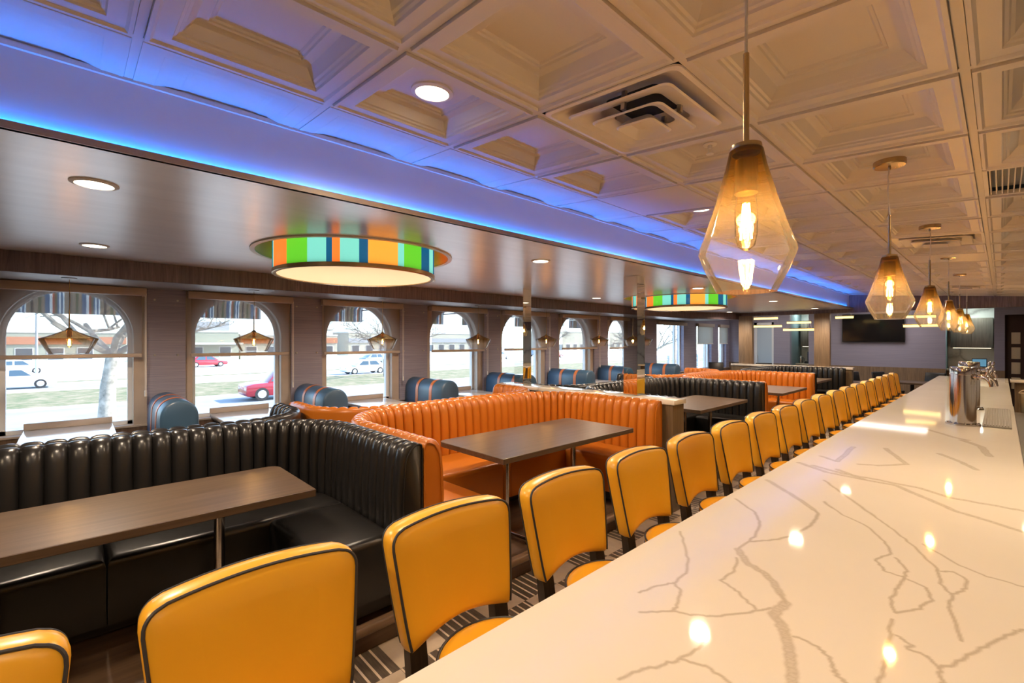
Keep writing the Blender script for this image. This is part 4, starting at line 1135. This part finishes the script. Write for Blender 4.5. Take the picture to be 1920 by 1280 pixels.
def awning(k, a, b):
    t = thing('striped_awning', 'striped awning outside the %s arched window from the left' % ORD[k], 'awning', (XW - .22, (a + b) / 2, 2.0), 0, 'striped awnings outside'); hw = (b - a) / 2 + .06
    def sheet(pts, th=.006):
        m = MB(); V = []
        for x, z in pts: V += [(x, -hw, z), (x, hw, z)]
        V += [(v[0] + .004, v[1], v[2] - th) for v in V[:]]
        n = len(pts); F = []
        for i in range(n - 1):
            F.append((2 * i, 2 * i + 1, 2 * i + 3, 2 * i + 2)); F.append((2 * n + 2 * i, 2 * n + 2 * i + 1, 2 * n + 2 * i + 3, 2 * n + 2 * i + 2))
        F += [(0, 1, 2 * n + 1, 2 * n), (2 * n - 2, 2 * n - 1, 4 * n - 1, 4 * n - 2)]
        m.add(V, F); return m
    sheet([(-.02, .85), (-.45, .52), (-.85, .19)]).build('canopy', M['awning'], t, smooth=False)
    sheet([(-.85, .19), (-.86, .0)]).build('valance_flap', M['awning'], t, smooth=False)
    m = MB()
    for y in (-hw + .02, hw - .02): m.cyl((-.84, y, .18), (-.02, y, .18), .012, None, 6)
    m.build('frame', M['steel'], t)
for k, (a, b) in enumerate(ARCH): awning(k, a, b)

def car(label, paint, x, y, rot, suv=False, small=False, group=None):
    t = thing('car', label, 'car', (x, y, GZ + .02), rot, group)
    L, W = (4.45, 1.85) if suv else (4.6, 1.78)
    hb, hr = (1.05, 1.78) if suv else (.90, 1.45)
    # body side profile, front at +X local
    body = [(-L / 2, .35), (-L / 2 - .02, .7), (-L / 2 + .06, hb - .02), (-L * .25, hb), (L * .16, hb - .02), (L * .40, hb - .17 if not suv else hb - .08), (L / 2 - .03, .72 if not suv else .85), (L / 2, .42), (L / 2 - .1, .26), (-L / 2 + .12, .26)]
    def side(prof, w0, w1=None, bev=.05):
        w1 = w0 if w1 is None else w1
        bm = bmesh.new(); z0 = min(p[1] for p in prof); z1 = max(p[1] for p in prof)
        ww = lambda z: w0 + (w1 - w0) * (z - z0) / (z1 - z0)
        A = [bm.verts.new((px, -ww(z) / 2, z)) for px, z in prof]; B = [bm.verts.new((px, ww(z) / 2, z)) for px, z in prof]
        bm.faces.new(A); bm.faces.new(B[::-1]); n = len(prof)
        for i in range(n): bm.faces.new((A[i], A[(i + 1) % n], B[(i + 1) % n], B[i]))
        bmesh.ops.recalc_face_normals(bm, faces=bm.faces)
        if bev: bmesh.ops.bevel(bm, geom=list(bm.edges), offset=bev, segments=2, profile=.5, affect='EDGES', clamp_overlap=True)
        return MB().add_bm(bm)
    side(body, W, W, .06).build('body', paint, t)
    if suv: cab = [(-L / 2 + .08, hb - .05), (-L / 2 + .22, hr - .08), (-L / 2 + .5, hr), (L * .04, hr), (L * .11, hr - .08), (L * .24, hb - .05)]
    else: cab = [(-L * .42, hb - .04), (-L * .28, hr - .12), (-L * .16, hr), (L * .05, hr), (L * .12, hr - .08), (L * .28, hb - .05)]
    c = side(cab, W - .08, W - .42, .04).build('cabin', paint, t)
    if small: return t
    cz0, cz1 = hb + .03, hr - .10
    def win(p, q, r_, s_):
        g = MB()
        for sy in (-1, 1):
            yw = lambda z: sy * ((W - .08 - .34 * (z - hb + .05) / (hr - hb + .05)) / 2 + .006)
            g.add([(px, yw(z), z) for px, z in ((p, cz0), (q, cz0), (r_, cz1), (s_, cz1))], [(0, 1, 2, 3)])
        g.build('side_window', M['carglass'], t, smooth=False)
    if suv: win(-L * .44, -L * .22, -L * .22, -L * .41); win(-L * .19, L * .0, L * .0, -L * .19); win(L * .03, L * .20, L * .095, L * .03)
    else: win(-L * .30, -L * .06, -L * .06, -L * .22); win(-L * .03, L * .21, L * .10, -L * .03)
    for sx in (-.30, .31):
        for sy in (-1, 1):
            R_ = .37 if suv else .33
            w = MB(); w.cyl((L * sx, sy * (W / 2 - .21), R_), (L * sx, sy * (W / 2 + .012), R_), R_, None, 24); w = w.build('wheel', M['rubber'], t)
            MB().cyl((L * sx, sy * (W / 2), R_), (L * sx, sy * (W / 2 + .022), R_), R_ * .66, R_ * .6, 20).build('rim', M['alloy'], w)
    g = MB()
    for sy in (-1, 1): g.box(L / 2 - .10, L / 2 - .005, sy * W * .36 - .14, sy * W * .36 + .14, .60, .74, .02)
    g.build('headlamp', M['alloy'], t)
    return t
car('white car on the far carriageway, seen through the leftmost window', M['carwhite'], -49.0, -3.3, PI / 2)
car('dark red four wheel drive on the near carriageway through the second window', M['carred'], -30.2, 9.2, -PI / 2, True)
car('white saloon on the far carriageway seen through the third window', M['carwhite'], -45.9, 22.0, -PI / 2)
pk = [(-64, -8, 'grey', 'grey parked car at the left of the car park'), (-70, -4.5, 'white', 'white parked car at the left of the car park'), (-72, 12.5, 'red', 'red parked car before the cream building'), (-66, 33.5, 'grey', 'grey parked car beyond the white saloon'),
      (-72, 41, 'white', 'white parked car in the middle of the car park'), (-60, 50, 'grey', 'grey parked car seen through the sixth window'), (-64, 57, 'white', 'white parked car right of the middle of the car park'), (-70, 74, 'grey', 'grey parked car at the right of the car park'), (-62, 70, 'red', 'red parked car at the right of the car park')]
for x, y, c, lab in pk: car(lab, M['car' + c], x, y, PI / 2 + .1, False, False, 'parked cars')

def tree(label, x, y, h, r, seed, depth=6, spread=.55, z=GZ, split=.34):
    t = thing('bare_tree', label, 'tree', (x, y, z), 0, 'bare winter trees'); rg = random.Random(seed)
    tr = MB(); pts = [(0, 0, 0), (rg.uniform(-.1, .1), rg.uniform(-.1, .1), h * .2), (rg.uniform(-.15, .15), rg.uniform(-.1, .2), h * split)]
    tr.tube(pts, r, 12, radii=[r * 1.15, r * .95, r * .8]); tr.build('trunk', M['bark'], t)
    br = MB()
    def grow(p, d, L, rr, n):
        q = p + d * L * .5 + Vector((rg.uniform(-.06, .06), rg.uniform(-.06, .06), rg.uniform(-.02, .06))) * L
        e = p + d * L
        br.tube([p, q, e], rr, 5 if n > 2 else 4, radii=[rr, rr * .85, rr * .65])
        if n == 0: return
        for k in range(rg.choice((2, 3, 3)) if n > 1 else 3):
            a = Vector((rg.uniform(-1, 1), rg.uniform(-1, 1), rg.uniform(-.35, .75))).normalized()
            nd = (d * (1 - spread * .8) + a * spread * 1.15).normalized()
            grow(p + d * L * rg.uniform(.55, 1), nd, L * rg.uniform(.62, .82), rr * .6, n - 1)
    top = Vector(pts[2])
    for k in range(5):
        a = 2 * PI * k / 5 + rg.uniform(-.4, .4); grow(top, Vector((math.cos(a) * .85, math.sin(a) * .85, .55)).normalized(), h * .26, r * .5, depth)
    br.build('branches', M['bark'], t)
tree('bare tree with thick pale trunk outside the leftmost window', -23.5, .85, 8.6, .25, 5, 6)
tree('slim bare tree on the median seen through the third window', -40, 21.3, 8, .17, 9, 4)
tree('bare tree at the left of the car park', -60, -14, 10, .28, 11, 5)
tree('bare tree beyond the white saloon', -76, 48, 9, .25, 12, 5)
tree('bare tree at the right of the car park', -80, 92, 10, .25, 13, 5)
tree('bare tree close outside the tall square-headed window', -18, 30.5, 6.5, .16, 14, 5)
tree('bushy bare tree behind the cream building', -112, 40, 13, .35, 15, 5)
def shop(label, x, y0, y1, h, wall, band=None, tower=None, canopy=False, rail=False):
    t = thing('shop_building', label, 'building', (x, (y0 + y1) / 2, GZ)); hy = (y1 - y0) / 2
    MB().box(-9, 0, -hy, hy, 0, h, .05, 1).build('wall', M[wall], t)
    MB().box(-9.1, .12, -hy - .1, hy + .1, h, h + .3, .03, 1).build('parapet', M['white'], t)
    n = max(2, int(hy * 2 / 3.2))
    for k in range(n):
        yc = -hy + (k + .5) * 2 * hy / n
        w = MB().box(-.05, .06, yc - .95, yc + .95, .5, 2.4, .02, 1).build('shop_window', M['white'], t); MB().box(.06, .075, yc - .85, yc + .85, .6, 2.3).build('pane', M['shopglass'], w)
    if band: MB().box(0, .25, -hy, hy, 2.9, 4.0, .02, 1).build('sign_band', M[band], t)
    if canopy: MB().box(0, 3.2, -hy - 1.5, hy, 2.75, 3.1, .04, 1).build('flat_canopy', M['white'], t)
    if tower: MB().box(-7, -1, tower[0], tower[1], h, h + tower[2], .05, 1).build('roof_tower', M['roofgrey'], t)
    if rail:
        r = MB(); r.box(-.08, .08, -hy, hy, h + 1.0, h + 1.12); 
        for k in range(int(hy * 2 / .8)): r.box(-.06, .06, -hy + .8 * k, -hy + .8 * k + .25, h + .3, h + 1.0)
        r.build('balustrade', M['white'], t)
shop('sage green shop with flat white canopy seen through the second window', -95, 13.0, 21.5, 4.9, 'sage', None, (-2, 3, 1.9), True)
shop('cream shop with orange sign band and white balustrade', -96, 22, 40, 4.4, 'stucco', 'orange_band', None, False, True)
shop('long cream shop at the right of the car park', -104, 46, 84, 5.2, 'stucco', 'roofgrey')
shop('low sage building far left beyond the bare trees', -98, -40, 6, 4.6, 'sage', 'orange_band')
shop('pale building far right of the car park', -90, 100, 140, 6, 'stucco')
for lab, x, y in (('street lamp post beyond the white saloon', -58, 30.5), ('street lamp post at the left of the car park', -58, -2.5), ('street lamp post seen through the sixth window', -56, 47)):
    t = thing('lamp_post', lab, 'lamp post', (x, y, GZ), 0, 'street lamp posts'); MB().cyl((0, 0, 0), (0, 0, 7.5), .11, .07, 10).build('post', M['roofgrey'], t); MB().box(-.3, 1.0, -.12, .12, 7.45, 7.6, .03, 1).build('lamp_head', M['roofgrey'], t)
t = thing('railing', 'grey metal railing outside the square-headed window', 'railing', (-8.2, 15.5, -.1))
m = MB()
for k in range(6): m.box(-.02, .02, -4.6, 4.6, .25 + .17 * k, .28 + .17 * k)
m.build('rails', M['roofgrey'], t)
for k in range(5): MB().box(-.04, .04, -4.6 + 2.3 * k - .04, -4.6 + 2.3 * k + .04, -1.68, 1.25).build('post', M['roofgrey'], t)

# ------------------------------------------------------------------ sky, sun, camera
sc = bpy.context.scene
w = D.worlds.new('World'); sc.world = w; w.use_nodes = True
nt = w.node_tree; bg = nt.nodes['Background']
sky = nt.nodes.new('ShaderNodeTexSky'); sky.sky_type = 'HOSEK_WILKIE'; sky.turbidity = 3.0; sky.ground_albedo = .4
sd = Vector((.28, .78, .56)).normalized(); sky.sun_direction = sd
nt.links.new(sky.outputs[0], bg.inputs[0]); bg.inputs[1].default_value = 23
light('sun', 'SUN', (0, 0, 30), 12, (1, .94, .86), rot=sd.to_track_quat('Z', 'Y').to_euler(), angle=.02)
cam = D.cameras.new('camera'); co = D.objects.new('camera', cam); COL.objects.link(co)
co.location = (0, 0, CAM); co.rotation_euler = (PI / 2, 0, .814)
cam.sensor_width = 36; cam.lens = 866 / 1920 * 36; cam.shift_y = -.00115; cam.clip_start = .02; cam.clip_end = 600
sc.camera = co
vs = sc.view_settings; vs.view_transform = 'Standard'; vs.look = 'None'; vs.gamma = 1; vs.exposure = .38; vs.use_curve_mapping = False
sc.display_settings.display_device = 'sRGB'
cy = sc.cycles
cy.use_denoising = True; cy.use_adaptive_sampling = True; cy.adaptive_threshold = .025; cy.adaptive_min_samples = 16
try: cy.denoiser = 'OPENIMAGEDENOISE'; cy.denoising_input_passes = 'RGB_ALBEDO_NORMAL'
except Exception: pass
cy.max_bounces = 10; cy.diffuse_bounces = 4; cy.glossy_bounces = 5; cy.transparent_max_bounces = 24; cy.transmission_bounces = 6
cy.caustics_reflective = False; cy.caustics_refractive = False; cy.sample_clamp_indirect = 5; cy.use_light_tree = True; cy.blur_glossy = .5
